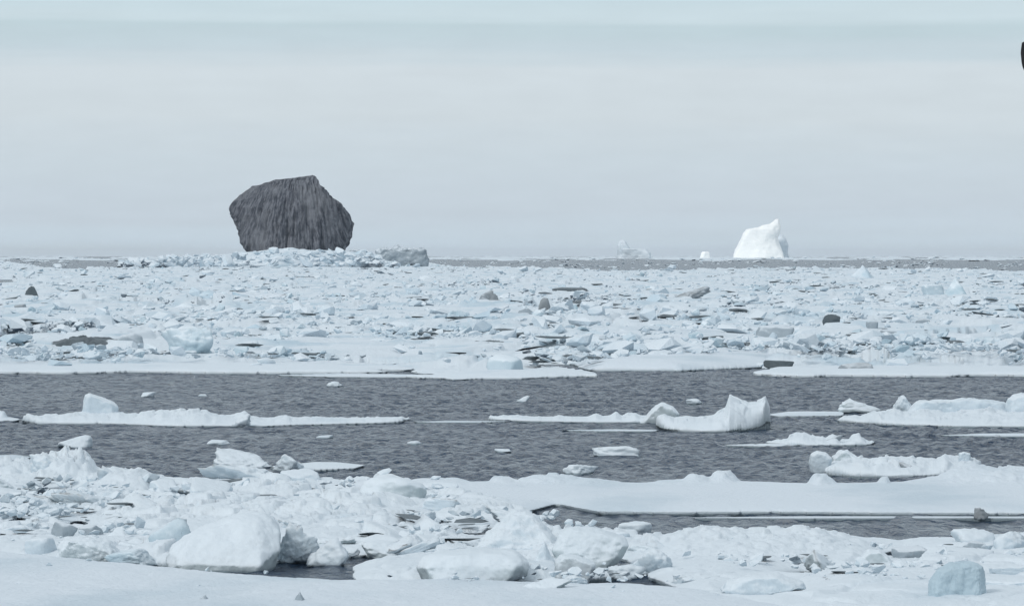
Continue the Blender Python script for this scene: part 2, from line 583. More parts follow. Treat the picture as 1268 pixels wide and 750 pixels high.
def chunk(name, label, x0, x1, ytop, ybase, kind="boulder", mat="snow", seed=1, z0=0.0, deep=0.9, rot=None, tilt=0.0, roll=0.0,
          sub=None, cat="ice chunk", sink=0.18, group=None):
    """the block seen between columns x0..x1 and rows ytop..ybase of the photograph, standing at height z0"""
    px, py = (x0 + x1) / 2, ybase
    RECTS.append((x0, x1, ytop, ybase))
    x, y = ground(px, py, z0)
    s = float(y) / F
    wid, hei = (x1 - x0) * s, (ybase - ytop) * s
    if sub is None:
        sub = 5 if (x1 - x0) > 60 else 4
    V, Fc = chunk_shape(kind, seed, sub)
    rng = np.random.RandomState(seed + 99)
    if rot is None:
        rot = rng.uniform(-0.6, 0.6)
    dep = wid * deep
    V = fit(V, wid, hei, dep, rot, tilt, roll, sink)
    V[:, 1] += dep * 0.42
    return add(name, mesh_np(name, V, Fc, M[mat]), label, cat, group, None, (float(x), float(y), z0))



# ------------------------------------------------------------------ far: rock, icebergs, horizon


def profile_solid(name, pts_left, pts_right, dist, px_c, base_py, mat, depth, seed, rough, parent=None, nz=90, na=180, gully=0.0, lean=0.0, apex=None, fold=None):
    """a standing mass: left and right edge columns given per row (photo pixels), elliptic-angular plan"""
    s = dist / F
    rows_l = np.array(pts_left, float)
    rows_r = np.array(pts_right, float)
    top = min(rows_l[:, 1].min(), rows_r[:, 1].min())
    yy = np.linspace(base_py, top, nz)
    lx = np.interp(-yy, -rows_l[::-1, 1] if rows_l[0, 1] < rows_l[-1, 1] else -rows_l[:, 1], rows_l[::-1, 0] if rows_l[0, 1] < rows_l[-1, 1] else rows_l[:, 0])
    rx = np.interp(-yy, -rows_r[::-1, 1] if rows_r[0, 1] < rows_r[-1, 1] else -rows_r[:, 1], rows_r[::-1, 0] if rows_r[0, 1] < rows_r[-1, 1] else rows_r[:, 0])
    cx = (lx + rx) / 2
    hw = np.maximum((rx - lx) / 2, 0.15)
    an = np.linspace(0, 2 * math.pi, na, endpoint=False)
    A, Yi = np.meshgrid(an, np.arange(nz))
    ca, sa = np.cos(A), np.sin(A)
    rng = np.random.RandomState(seed)
    nA = 7
    fa = np.sort(rng.uniform(0, 2 * math.pi, nA)) + 0.0
    sup = np.zeros(A.shape)
    for a0 in np.concatenate([fa, [0, math.pi]]):
        sup = sup + np.maximum(np.cos(A - a0 - 0.12 * np.sin(Yi / nz * 4 + a0)), 0.05) ** 14
    sup = sup ** (-1 / 14.0)
    sup = np.minimum(sup, 1.25)
    xn = ca * sup
    xn = np.where(xn > 0, xn / xn.max(1, keepdims=True), xn / -xn.min(1, keepdims=True))
    X = (cx[:, None] + hw[:, None] * xn - px_c) * s
    hz = (base_py - yy) / (base_py - top)
    dz = depth * np.sqrt(np.clip(hw / hw.max(), 0.0, 1))[:, None]
    Y = -sa * sup * dz + s * lean * (hz[:, None] ** 1.6) * (1 - 0.55 * ca)
    Z = np.repeat(((base_py - yy) * s)[:, None], na, 1)
    V = np.stack([X.ravel(), Y.ravel(), Z.ravel()], 1)
    nrm = np.stack([(ca * 1.0).ravel(), (-sa).ravel(), np.zeros(A.size)], 1)
    q = V / s
    disp = rough * fbm(q * [0.05, 0.05, 0.05], seed, 5, 0.55)
    if gully:
        ax, az = (apex[0] - px_c), (base_py - apex[1])
        wx = q[:, 0] - ax
        wz = np.maximum(az - q[:, 2], -2) + 45
        u = wx / (wz ** 0.5) * 7.0
        gl = fbm(np.stack([u * 0.28, q[:, 1] * 0.03, q[:, 2] * 0.012], 1), seed + 9, 2, 0.5)
        disp = disp + gully * (-np.abs(gl) * 1.6 + 0.3)
    V = V + nrm * (disp * s)[:, None]
    V[:, 2] += 0.25 * rough * s * vnoise(q * 0.11, seed + 77) * np.minimum(1, np.repeat(hz, na) * 3)
    if fold:
        # broad faces that turn away on either side of the standing ridge
        xl, sl, xr, sr = fold
        xr_ = q[:, 0] + px_c - 0.12 * q[:, 2]
        V[:, 1] += s * (sl * np.clip(xl - xr_, 0, None) + sr * np.clip(xr_ - xr, 0, None))
    i = np.arange(nz * na).reshape(nz, na)
    j = np.roll(i, -1, 1)
    Fc = np.stack([i[:-1], j[:-1], j[1:], i[1:]], -1).reshape(-1, 4)
    # close the top
    c = len(V)
    topc = V[i[-1]].mean(0)
    V = np.concatenate([V, [topc]])
    cap = np.stack([i[-1], j[-1], np.full(na, c), np.full(na, c)], -1)
    tri = np.concatenate([np.stack([Fc[:, 0], Fc[:, 1], Fc[:, 2]], 1), np.stack([Fc[:, 0], Fc[:, 2], Fc[:, 3]], 1), cap[:, :3]])
    me = mesh_np(name, V, tri, M[mat])
    if gully:
        g3 = np.stack([u * 0.62, q[:, 1] * 0.05, q[:, 2] * 0.07], 1)
        at_ = me.attributes.new("grain", 'FLOAT_VECTOR', 'POINT')
        at_.data.foreach_set("vector", np.concatenate([g3, g3[-1:]]).astype(np.float32).ravel())
    return me


def cut_block(name, label, poly, mat="snow", z0=0.1, depth=0.8, seed=1, cat="ice chunk", rough=0.03, sink=0.25, soft=2, slope=0.0):
    """a broken block with the given outline (photo pixels, any order): its body is the hull of the outline carried back in depth"""
    P = np.array(poly, float)
    base = P[:, 1].max()
    RECTS.append((P[:, 0].min(), P[:, 0].max(), P[:, 1].min(), base))
    px = (P[:, 0].min() + P[:, 0].max()) / 2
    x, y = ground(px, base, z0)
    s = float(y) / F
    u, w = (P[:, 0] - px) * s, (base - P[:, 1]) * s
    wid = u.max() - u.min()
    d = wid * depth
    rng = np.random.RandomState(seed)
    cu, cw = u.mean(), w.mean()
    pts = []
    for (yy, k) in ((0.0, 0.80), (0.25 * d, 1.0), (0.75 * d, 0.97), (d, 0.75)):
        for a, b_ in zip(u, w):
            pts.append((cu + (a - cu) * (k + rng.uniform(-0.05, 0.03)) + 0.0, yy + slope * b_ + rng.uniform(-0.06, 0.06) * d, cw + (b_ - cw) * (k + rng.uniform(-0.04, 0.02))))
            if b_ < 0.05 * w.max():
                pts.append((cu + (a - cu) * k * 0.92, yy, -sink * w.max()))
    bm = bmesh.new()
    for q in pts:
        bm.verts.new(q)
    r = bmesh.ops.convex_hull(bm, input=bm.verts)
    bmesh.ops.delete(bm, geom=[v for v in bm.verts if not v.link_faces], context='VERTS')
    el = np.mean([e_.calc_length() for e_ in bm.edges])
    for _ in range(5):
        long_e = [e_ for e_ in bm.edges if e_.calc_length() > wid * (0.035 if wid * F / y > 60 else 0.07)]
        if not long_e or len(bm.verts) > 9000:
            break
        bmesh.ops.subdivide_edges(bm, edges=long_e, cuts=1, use_grid_fill=False)
        bmesh.ops.triangulate(bm, faces=bm.faces[:])
    for _ in range(soft):
        bmesh.ops.smooth_vert(bm, verts=bm.verts[:], factor=0.35, use_axis_x=True, use_axis_y=True, use_axis_z=True)
    bm.normal_update()
    V = np.array([v.co[:] for v in bm.verts])
    Nn = np.array([v.normal[:] for v in bm.verts])
    n = fbm(V * (4.0 / wid) + seed, seed, 6, 0.62) - 0.5 * np.clip(0.25 - np.abs(fbm(V * (5.0 / wid) + seed + 5, seed + 3, 3)), 0, 1)
    V = V + Nn * (n * wid * rough * 2.2)[:, None]
    Fc = np.array([[v.index for v in f.verts] for f in bm.faces])
    bm.free()
    return add(name, mesh_np(name, V, Fc, M[mat]), label, cat, None, None, (float(x), float(y), z0))


def clear_of(px, py):
    """0 where a fragment would stand right in front of a block built on its own"""
    ok = np.ones(np.shape(px))
    for (x0, x1, yt, yb) in RECTS:
        hgt = (yb - yt)
        ok = ok * (1 - ((px > x0 - 2) & (px < x1 + 2) & (py > yb - 0.5 * hgt) & (py < yb + 9)) * 1.0)
    return ok


def hull_base(seed, n=15, flat=1.0):
    """a small sharp fragment: hull of a few points, unit size, standing on z = 0"""
    rng = np.random.RandomState(seed)
    q = rng.normal(size=(n, 3))
    q /= np.linalg.norm(q, axis=1)[:, None]
    q *= rng.uniform(0.75, 1.0, n)[:, None]
    q = np.clip(q, -0.72, 0.72)
    bm = bmesh.new()
    for v in q:
        bm.verts.new(v)
    bmesh.ops.convex_hull(bm, input=bm.verts)
    bmesh.ops.delete(bm, geom=[v for v in bm.verts if not v.link_faces], context='VERTS')
    bmesh.ops.triangulate(bm, faces=bm.faces[:])
    bm.verts.index_update()
    V = np.array([v.co[:] for v in bm.verts])
    Fc = np.array([[v.index for v in f.verts] for f in bm.faces])
    bm.free()
    mn, mx_ = V.min(0), V.max(0)
    V = (V - (mn + mx_) / 2) / (mx_ - mn)
    return V, Fc


def place_far(name, label, cat, me, px_c, base_py, dist):
    z = CAM_H - (base_py - HOR) * dist / F
    return add(name, me, label, cat, None, None, ((px_c - W / 2) * dist / F, dist, z))


D_ROCK = 4500.0
me = profile_solid("rock", [(385, 217), (362, 220), (346, 222), (334, 224), (312, 230), (301, 237), (287, 248), (281, 257), (282, 265), (288, 276), (294, 286), (296, 301), (306, 312), (308, 330)],
                   [(387, 217), (389, 219), (397, 230), (408, 240), (424, 256), (431, 266), (435, 277), (434, 290), (431, 300), (424, 312), (420, 330)],
                   D_ROCK, 360, 326, "rock", 46.0, 4, 6.0, nz=110, na=420, gully=5.5, lean=30.0, apex=(375, 219), fold=(340, 1.1, 392, 0.7))
place_far("rock", "large dark grey rock mass with vertical gullies standing above the far pack ice", "rock", me, 360, 326, D_ROCK)

D_B = 13000.0
berg = bpy.data.objects.new("iceberg", None)
berg.location = ((936 - W / 2) * D_B / F, D_B, 0)
COL.objects.link(berg)
berg["label"] = "bright white iceberg with a pointed right-hand top standing on the horizon"
berg["category"] = "iceberg"
B_PY = HOR + CAM_H * F / D_B
me = profile_solid("ice_cliff", [(961, 271.5), (958, 274), (953, 278), (944, 279), (938, 282), (924, 284), (921, 289), (918, 296), (914, 304), (909, 312), (908, 315), (907, 324)],
                   [(964.5, 271.5), (966, 275), (966, 287), (963, 294), (964, 300), (966, 305), (970, 313), (971, 324)],
                   D_B, 936, B_PY, "berg", 45, 12, 4.0, nz=70, na=120)
add("ice_cliff", me, "white main face with sunlight put into its colour", parent=berg)
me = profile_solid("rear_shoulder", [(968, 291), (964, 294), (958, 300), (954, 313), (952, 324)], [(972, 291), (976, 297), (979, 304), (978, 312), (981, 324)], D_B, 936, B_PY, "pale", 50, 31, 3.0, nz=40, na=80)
o = add("rear_shoulder", me, "lower shoulder with shade put into its grey-blue colour", parent=berg)
o.location = (0, 110, 0)

me = profile_solid("iceberg", [(769, 297), (767, 300), (766, 307), (765, 314), (762, 324)], [(773, 297), (776, 302), (780, 309), (790, 309), (800, 308), (805, 313), (808, 324)], 11000, 785, HOR + CAM_H * F / 11000, "pale", 38, 8, 5.0, nz=40, na=100)
place_far("iceberg", "small faint grey-blue iceberg with a pillar at its left end on the horizon", "iceberg", me, 785, HOR + CAM_H * F / 11000, 11000)
me = profile_solid("iceberg", [(870, 311.5), (868, 313.5), (866, 324)], [(877, 311.5), (879, 313.5), (880, 324)], 12000, 873, HOR + CAM_H * F / 12000, "berg", 14, 18, 1.0, nz=16, na=60)
place_far("iceberg", "tiny low white iceberg just left of the bright white iceberg", "iceberg", me, 873, HOR + CAM_H * F / 12000, 12000)

# ------------------------------------------------------------------ the far pack: one jammed field of brash ice

FRONT = np.array([(-300, 462), (0, 461), (250, 460), (500, 459), (560, 465), (720, 467), (745, 458), (930, 455), (960, 460), (1268, 464), (1600, 465)], float)
BACK = np.array([(-300, 325), (0, 324), (60, 332), (160, 333), (178, 324), (300, 318.9), (470, 319.1), (530, 325), (560, 330), (700, 333), (760, 336), (880, 334), (1000, 331), (1120, 333), (1268, 336), (1600, 336)], float)


def pack_height(x, y, sc):
    n = fbm(xy3(x, y, 0.030, 0.010), 201, 4)
    ridge = np.clip(0.5 - 2.4 * np.abs(fbm(xy3(x, y, 0.014, 0.0045), 207, 4)), 0, 1)
    am = np.clip(0.55 + 1.2 * n + 0.9 * ridge, 0.12, 1.7)
    h = 0.16 + 0.10 * np.clip(n + 0.3, 0, 1) + 1.5 * np.clip(fbm(xy3(x, y, 0.035, 0.012), 208, 3) - 0.12, 0, 1) + 0.5 * ridge
    h = h + am * (0.55 * blocks(x, y, 5.0, 210, 0.40, 2.0) + 0.22 * blocks(x + 31, y, 2.4, 220, 0.4, 2.6))
    h = h + 0.10 * am * fbm(xy3(x, y, 0.8, 0.4), 230, 4)
    return h


def build_pack():
    cols = np.arange(-160, 1430, 2.0)
    rows = np.concatenate([np.arange(470, 400, -0.42), np.arange(400, 345, -0.36), np.arange(345, 318.6, -0.3)])
    PX, PY = np.meshgrid(cols, rows)
    px, py = PX.ravel(), PY.ravel()
    x, y = ground(px, py)
    fr = np.interp(px, FRONT[:, 0], FRONT[:, 1]) + 4.2 * fbm(xy3(px, py * 0, 0.02, 1), 240, 4) + 1.0 * fbm(xy3(px, py * 0, 0.2, 1), 243, 3)
    bk = np.interp(px, BACK[:, 0], BACK[:, 1]) + 4.0 * fbm(xy3(px, py * 0, 0.018, 1), 245, 5)
    h = pack_height(x, y, 1.0)
    # leads: long narrow open cracks, and small pools
    lead = np.abs(fbm(xy3(x, y, 0.016, 0.009), 250, 4)) - 0.028
    pool = 0.33 - fbm(xy3(x, y, 0.10, 0.035), 256, 4)
    inside = np.minimum(fr - py, py - bk)
    ok = (inside > 0) & (pool > 0) & ((lead > 0) | (fbm(xy3(x, y, 0.02, 0.01), 259, 2) < 0.0))
    h = h * smooth(-1.0, 13.0, fr - py) + 0.05
    nr, nc = PX.shape
    idx = np.arange(nr * nc).reshape(nr, nc)
    q = np.stack([idx[:-1, :-1], idx[:-1, 1:], idx[1:, 1:], idx[1:, :-1]], -1).reshape(-1, 4)
    q = q[ok[q].all(1)]
    cnt = np.zeros(nr * nc, int)
    np.add.at(cnt, q.ravel(), 1)
    rim = (cnt > 0) & (cnt < 4)
    h = np.where(rim, -0.1, h)
    used = np.unique(q)
    rm = -np.ones(nr * nc, int)
    rm[used] = np.arange(len(used))
    add("pack_ice", mesh_np("pack_ice", np.stack([x, y, h], 1)[used], rm[q], M["pack"]), "wide field of jammed white pack ice beyond the open water", kind="stuff")


build_pack()


def build_far_ice():
    """a pale line of ice close under the horizon"""
    cols = np.arange(-300, 1570, 2.5)
    rows = np.arange(323.5, 317.8, -0.13)
    PX, PY = np.meshgrid(cols, rows)
    px, py = PX.ravel(), PY.ravel()
    x, y = ground(px, py)
    ok = fbm(xy3(px, py, 0.012, 0.6), 271, 4) + 0.10 - 0.34 * smooth(320.0, 323.4, py) > 0
    h = 0.5 + (y / 12000.0) * 4.0 * np.clip(fbm(xy3(px, py, 0.10, 1.5), 273, 4) + 0.1, 0, 1)
    h = np.where(ok, h, -0.5)
    nr, nc = PX.shape
    idx = np.arange(nr * nc).reshape(nr, nc)
    q = np.stack([idx[:-1, :-1], idx[:-1, 1:], idx[1:, 1:], idx[1:, :-1]], -1).reshape(-1, 4)
    q = q[ok[q].any(1)]
    add("far_ice", mesh_np("far_ice", np.stack([x, y, h], 1), q, M["pack"]), "pale broken line of ice along the horizon", kind="stuff")


build_far_ice()

# --- pieces of the far pack one can tell apart
c = chunk
c("ice_chunk", "dark grey pointed ice chunk at far left of the pack, left of the teal slab", 29, 49, 354, 370, "peak", "dark", 2, 0.2, cat="ice chunk")
c("ice_chunk", "low dirty grey ice block below the dark pointed chunk at far left", 17, 33, 376, 385, "block", "dirty", 5, 0.2)
c("slab_ice", "flat teal ice slab lying across the pack right of the dark pointed chunk", 74, 150, 366, 382, "slab", "blue", 7, 0.15, cat="ice slab", roll=-0.12)
floe("slab_ice", "long dark dirty ice slab with black foot at left front of the far pack", "ice slab", [(42, 435), (60, 433), (140, 433), (150, 435), (120, 438), (60, 438)], top=0.2, edge=0.10, rough=0.1, rag=0.1, seed=451, step=(0.9, 0.12), mat="dark", steep=3.0, cn=0.6, contour=[(42, 434), (52, 428), (66, 423), (80, 419), (100, 417), (125, 418), (150, 420)])
c("ice_chunk", "blue-grey ice block joined to the right end of the long dark slab", 138, 178, 412, 437, "boulder", "grey", 12, 0.05)
c("slab_ice", "dark ice slab cut by the left edge at the front of the far pack", -14, 20, 415, 428, "slab", "dark", 14, 0.05, cat="ice slab")
c("ice_chunk", "large pale blue-white ice hummock right of the long dark slab", 196, 264, 404, 446, "mound", "blue", 16, 0.05)
c("ice_chunk", "bright teal ice block just right of the pale blue-white hummock", 294, 322, 422, 441, "block", "blue", 18, 0.05)
floe("slab_ice", "long dark ice slab with ragged top in the middle front of the far pack", "ice slab", [(541, 433), (560, 431.5), (630, 431), (644, 433), (620, 435.5), (560, 435.5)], top=0.2, edge=0.10, rough=0.1, rag=0.1, seed=453, step=(0.9, 0.1), mat="dark", steep=3.0, cn=0.7, contour=[(541, 432), (556, 428), (572, 426), (585, 423), (605, 421), (622, 423), (636, 427), (644, 432)])
RECTS.extend([(44, 150, 417, 438), (542, 642, 422, 435)])
c("ice_chunk", "blue-white ice front with a teal face at the middle of the pack edge", 602, 648, 438, 464, "block", "blue", 22, 0.0)
c("ice_chunk", "grey upright ice boulder in the middle of the far pack", 664, 684, 368, 391, "boulder", "dirty", 24, 0.2)
c("ice_chunk", "blue-grey ice boulder just left of and below the grey upright boulder", 633, 662, 382, 403, "boulder", "grey", 26, 0.15)
c("slab_ice", "dark thin ice lens lying behind the grey upright boulder", 682, 731, 356, 365, "slab", "dark", 28, 0.15, cat="ice slab")
c("slab_ice", "black-fronted dirty ice slab right of the grey upright boulder", 734, 772, 383, 397, "boulder", "dark", 30, 0.1, cat="ice slab")
c("ice_chunk", "dirty brownish heap of ice rubble right of centre in the far pack", 826, 884, 355, 372, "lump", "dirty", 33, 0.15, sub=5, deep=1.5)
c("ice_chunk", "dirty brown ice lump in the far pack beneath the slab right of the rock", 592, 620, 359, 376, "lump", "dirty", 34, 0.15)
c("ice_chunk", "dark teal ice block with black left face, right part of the far pack", 935, 984, 403, 425, "block", "grey", 36, 0.1)
c("ice_chunk", "dark grey rounded ice boulder right of the dark teal block", 1019, 1041, 389, 409, "boulder", "dark", 38, 0.1)
c("ice_chunk", "low dark ice lump below the dark grey rounded boulder", 1041, 1066, 418, 426, "lump", "dark", 40, 0.1)
c("slab_ice", "dark ice slab on the right front edge of the pack, left of its twin", 946, 984, 446, 457, "slab", "dark", 42, 0.05, cat="ice slab")
c("slab_ice", "dirty grey ice slab on the right front edge of the pack, nearest the right side", 1039, 1082, 449, 462, "slab", "dirty", 44, 0.05, cat="ice slab")
c("ice_chunk", "pale blue ice pyramid at the back of the pack on the right", 1049, 1088, 328, 348, "peak", "pack", 46, 0.1)
c("ice_chunk", "pale blue pointed ice block above the dark blue corner at far right", 1168, 1202, 344, 371, "peak", "blue", 48, 0.1)
c("ice_chunk", "dark blue ice block left of the pale blue pointed block", 1142, 1170, 352, 369, "block", "blue", 50, 0.1)
c("ice_chunk", "grey-blue ice block with a flat top in the right of the far pack", 1090, 1118, 409, 422, "block", "grey", 53, 0.1)
c("ice_chunk", "dark upright ice stub right of the dark grey rounded boulder", 1073, 1088, 398, 411, "block", "grey", 55, 0.1)
c("slab_ice", "ragged dirty ice slab in the right far pack near the frame edge", 1152, 1204, 413, 428, "slab", "grey", 57, 0.1, cat="ice slab")

# a handful of shapes that the loose chunks share
PROTO = {}


def proto(kind, seed, sub, mat):
    key = (kind, seed, sub, mat)
    if key not in PROTO:
        if sub == 0:
            V, Fc = hull_base(seed + 400, 22)
        else:
            V, Fc = chunk_shape(kind, seed, sub, 2.5)
            V = fit(V, 1, 1, 1, seed * 1.3, 0.0, 0.0, 0.0)
            V[:, 2] -= 0.5
        V[:, 2] += 0.30
        PROTO[key] = mesh_np("ice_chunk", V, Fc, M[mat], sub != 0)
    return PROTO[key]


KINDS = ["block", "boulder", "slab", "peak", "lump", "block", "boulder", "mound"]


def scatter(n, region, size, label, group, mats, seed, z0, sub=3, name="ice_chunk", asp=(0.4, 0.75), kinds=KINDS, weight=None, lean=0.22):
    rng = np.random.RandomState(seed)
    made = []
    k = 0
    tries = 0
    while k < n and tries < n * 60:
        tries += 1
        px = rng.uniform(region[0], region[1])
        py = region[2] + (region[3] - region[2]) * rng.uniform() ** 1.0
        if weight is not None and rng.uniform() > weight(px, py):
            continue
        wpx = size[0] + (size[1] - size[0]) * rng.uniform() ** 2.2
        x, y = ground(px, py, z0)
        s = float(y) / F
        wpx = wpx * float(np.clip((py - 296) / 120.0, 0.4, 1.1)) if py < 470 else wpx
        w = wpx * s
        kd = kinds[rng.randint(len(kinds))]
        a = rng.uniform(*asp) * (0.6 if kd == "slab" else 1.0)
        o = bpy.data.objects.new(name, proto(kd, rng.randint(4) + 10 * KINDS.index(kd), sub if (sub > 3 or rng.uniform() < 0.35) else 0, mats[rng.randint(len(mats))]))
        COL.objects.link(o)
        o.location = (float(x), float(y), z0)
        o.scale = (w, w * rng.uniform(0.8, 1.6), w * a)
        o.rotation_euler = (rng.normal() * lean, rng.normal() * lean, rng.uniform(0, 6.28))
        o["label"] = label
        o["category"] = "ice chunk"
        o["group"] = group
        made.append((px, py, wpx, o))
        k += 1
    return made


def tell_apart(made, what, marks, reach=110):
    """name the loose chunks that lie next to something one can find"""
    free = list(made)
    for (short, hx, hy) in marks:
        for word, ok in (("just left of", lambda dx, dy: dx < -8 and abs(dy) < abs(dx) * 0.45), ("just right of", lambda dx, dy: dx > 8 and abs(dy) < abs(dx) * 0.45),
                         ("behind and above", lambda dx, dy: dy < -8 and abs(dx) < 32), ("in front of and below", lambda dx, dy: dy > 8 and abs(dx) < 32)):
            best = None
            for t_ in free:
                dx, dy = t_[0] - hx, t_[1] - hy
                if ok(dx, dy) and math.hypot(dx, dy * 2) < reach and (best is None or math.hypot(dx, dy * 2) < best[0]):
                    best = (math.hypot(dx, dy * 2), t_)
            if best:
                best[1][3]["label"] = what + " " + word + " the " + short
                free.remove(best[1])


def in_pack(px, py):
    return float(np.interp(px, FRONT[:, 0], FRONT[:, 1]) - 3 > py > np.interp(px, BACK[:, 0], BACK[:, 1]) + 2)


def hump(px, py):
    if not in_pack(px, py) or clear_of(px, py) < 0.5:
        return 0.0
    x, y = ground(px, py)
    n = fbm(np.array([[x * 0.030, y * 0.010, 0.0]]), 201, 4)[0]
    return float(np.clip(0.45 + 1.6 * n, 0.05, 1))


white_far = scatter(150, (-20, 1288, 345, 458), (9, 34), "white snow-topped ice block among the rubble of the far pack", "white blocks in the far pack ice", ["pack", "snow", "pack"], 5, 0.12, weight=hump)
blue_far = scatter(40, (-20, 1288, 338, 452), (7, 24), "pale blue-grey ice block among the rubble of the far pack", "blue-grey blocks in the far pack ice", ["blue", "grey", "blue"], 6, 0.12, weight=hump)
dirty_far = scatter(30, (330, 1268, 345, 440), (6, 17), "small dirty grey ice lump among the rubble of the far pack", "dirty lumps in the far pack ice", ["dirty", "grey", "dark"], 7, 0.14, weight=hump, kinds=["slab", "block", "boulder"])

far_humps = scatter(26, (-20, 1288, 350, 452), (40, 120), "broad smooth snow hummock in the far pack", "snow hummocks in the far pack", ["pack", "smooth"], 15, 0.05, sub=5, weight=lambda px, py: float(in_pack(px, py)), asp=(0.10, 0.22), kinds=["mound", "boulder", "lump"], name="ice_hummock", lean=0.03)
FAR_MARKS = [("dark grey pointed chunk", 39, 366), ("flat teal slab", 112, 376), ("long dark dirty slab", 97, 432), ("pale blue-white hummock", 230, 436), ("bright teal block", 308, 437),
             ("ragged long dark slab", 592, 432), ("grey upright boulder", 674, 386), ("black-fronted dirty slab", 753, 394), ("dirty brownish heap", 855, 368), ("dark teal block", 960, 420),
             ("dark grey rounded boulder", 1030, 404), ("pale blue ice pyramid", 1068, 345), ("pale blue pointed block", 1185, 366), ("ragged dirty slab", 1178, 424)]
FAR_MARKS += [("low dirty grey block at far left", 25, 381), ("cut-off dark slab at the left edge", 6, 424), ("blue-white front with a teal face", 625, 458), ("dark thin lens", 706, 363), ("blue-grey boulder", 647, 398),
              ("low dark lump", 1053, 424), ("dark upright stub", 1080, 408), ("flat-topped grey-blue block", 1104, 420), ("right front dark slab", 965, 452), ("dirty slab on the front edge", 1060, 456), ("white ridge under the rock", 350, 345), ("dirty brown lump", 606, 370)]
tell_apart(white_far, "white ice block", FAR_MARKS)
tell_apart(far_humps, "broad smooth snow hummock", FAR_MARKS, 160)
tell_apart(blue_far, "pale blue-grey ice block", FAR_MARKS)
tell_apart(dirty_far, "small dirty grey ice lump", FAR_MARKS)


def hump_all(px, py):
    ok = (np.interp(px, FRONT[:, 0], FRONT[:, 1]) - 3 > py) & (py > np.interp(px, BACK[:, 0], BACK[:, 1]) + 1)
    x, y = ground(px, py)
    n = fbm(xy3(x, y, 0.030, 0.010), 201, 4)
    r = np.clip(0.5 - 2.4 * np.abs(fbm(xy3(x, y, 0.014, 0.0045), 207, 4)), 0, 1)
    c_ = fbm(xy3(x, y, 0.07, 0.02), 291, 3)
    return ok * clear_of(px, py) * np.clip(0.18 + 1.9 * n + 0.9 * r + 1.7 * c_, 0.02, 1)


def brash(name, n, region, size, seed, mat, label, weight=hump_all, asp=(0.35, 0.9), lean=0.35, surface=None, pile=0.25, power=2.2):
    """small broken ice past counting, joined"""
    rng = np.random.RandomState(seed)
    base = [hull_base(900 + s, 13 + s) for s in range(8)]
    cx = rng.uniform(region[0], region[1], n * 14)
    cy = rng.uniform(region[2], region[3], n * 14)
    keep = rng.uniform(size=n * 14) < weight(cx, cy)
    cx, cy = cx[keep][:n], cy[keep][:n]
    x, y = ground(cx, cy)
    sz = (size[0] + (size[1] - size[0]) * rng.uniform(size=len(cx)) ** power) * y / F
    sz = sz * np.where(cy < 470, np.clip((cy - 296) / 120.0, 0.35, 1.15), 1)
    zs = surface(x, y) if surface else np.full(len(cx), 0.16)
    zs = zs + pile * rng.uniform(size=len(cx)) ** 2 * sz
    VS, FS, k = [], [], 0
    for i in range(len(cx)):
        B, Fb = base[rng.randint(8)]
        w = sz[i]
        R_ = np.array(Euler((rng.normal() * lean, rng.normal() * lean, rng.uniform(0, 6.28))).to_matrix())
        a_ = rng.uniform(*asp)
        V = (B * [w, w * rng.uniform(0.8, 1.5), w * a_]) @ R_.T + [x[i], y[i], zs[i] + 0.25 * w * a_]
        VS.append(V)
        FS.append(Fb + k)
        k += len(B)
    add(name, mesh_np(name, np.concatenate(VS), np.concatenate(FS), M[mat], False), label, kind="stuff")


def pack_top(x, y):
    return pack_height(x, y, 1.0)


def strip(px, py):
    return (py < np.interp(px, BACK[:, 0], BACK[:, 1]) + 2) * np.clip(0.2 + 2.6 * fbm(xy3(px, py, 0.012, 0.3), 281, 3), 0, 1)


REG = (-140, 1410, 324, 462)
brash("brash_ice", 1100, REG, (7, 34), 31, "pack", "broken white ice blocks jammed together over the far pack", asp=(0.2, 0.6), surface=pack_top, lean=0.2)
brash("brash_ice", 11000, REG, (2.2, 9), 36, "pack", "crumbled white ice strewn over the far pack", surface=pack_top, pile=0.7, asp=(0.3, 0.75))
brash("brash_ice", 1500, REG, (2.5, 15), 32, "pool", "small grey ice fragments strewn over the far pack", asp=(0.2, 0.5), surface=pack_top, lean=0.2)
brash("brash_ice", 600, REG, (3, 16), 37, "blue", "small bluish ice fragments strewn over the far pack", surface=pack_top)
brash("brash_ice", 1100, (-140, 1410, 319.5, 338), (3.5, 20), 39, "pack", "flecks of ice on the dark water strip behind the pack", weight=strip, asp=(0.12, 0.35), lean=0.1, surface=lambda x, y: 0 * x)
RC = np.array([(136, 331), (150, 325), (196, 320.5), (210, 318.5), (270, 316), (300, 312), (318, 311), (345, 308), (362, 306.5), (372, 309), (395, 309.5), (425, 310.5), (455, 313), (470, 319), (494, 329)], float)


def ridge_top(x, y):
    px = x * F / y + W / 2
    return np.clip(331.0 - np.interp(px, RC[:, 0], RC[:, 1]), 0, None) * y / F * np.random.RandomState(77).uniform(0.1, 0.92, len(x))


brash("brash_ice", 800, (150, 492, 331.3, 332.2), (8, 40), 41, "pack", "broken blocks heaped over the white ridge under the rock", weight=lambda px, py: 1.0 + 0 * px, surface=ridge_top, pile=0.0, asp=(0.25, 0.7))
brash("brash_ice", 1250, REG, (4, 30), 35, "dark", "thin dark plates standing in for shadowed slits in the far pack", asp=(0.05, 0.14), lean=0.06, surface=pack_top)  # flat dark pieces painted in as shadow lines between the blocks

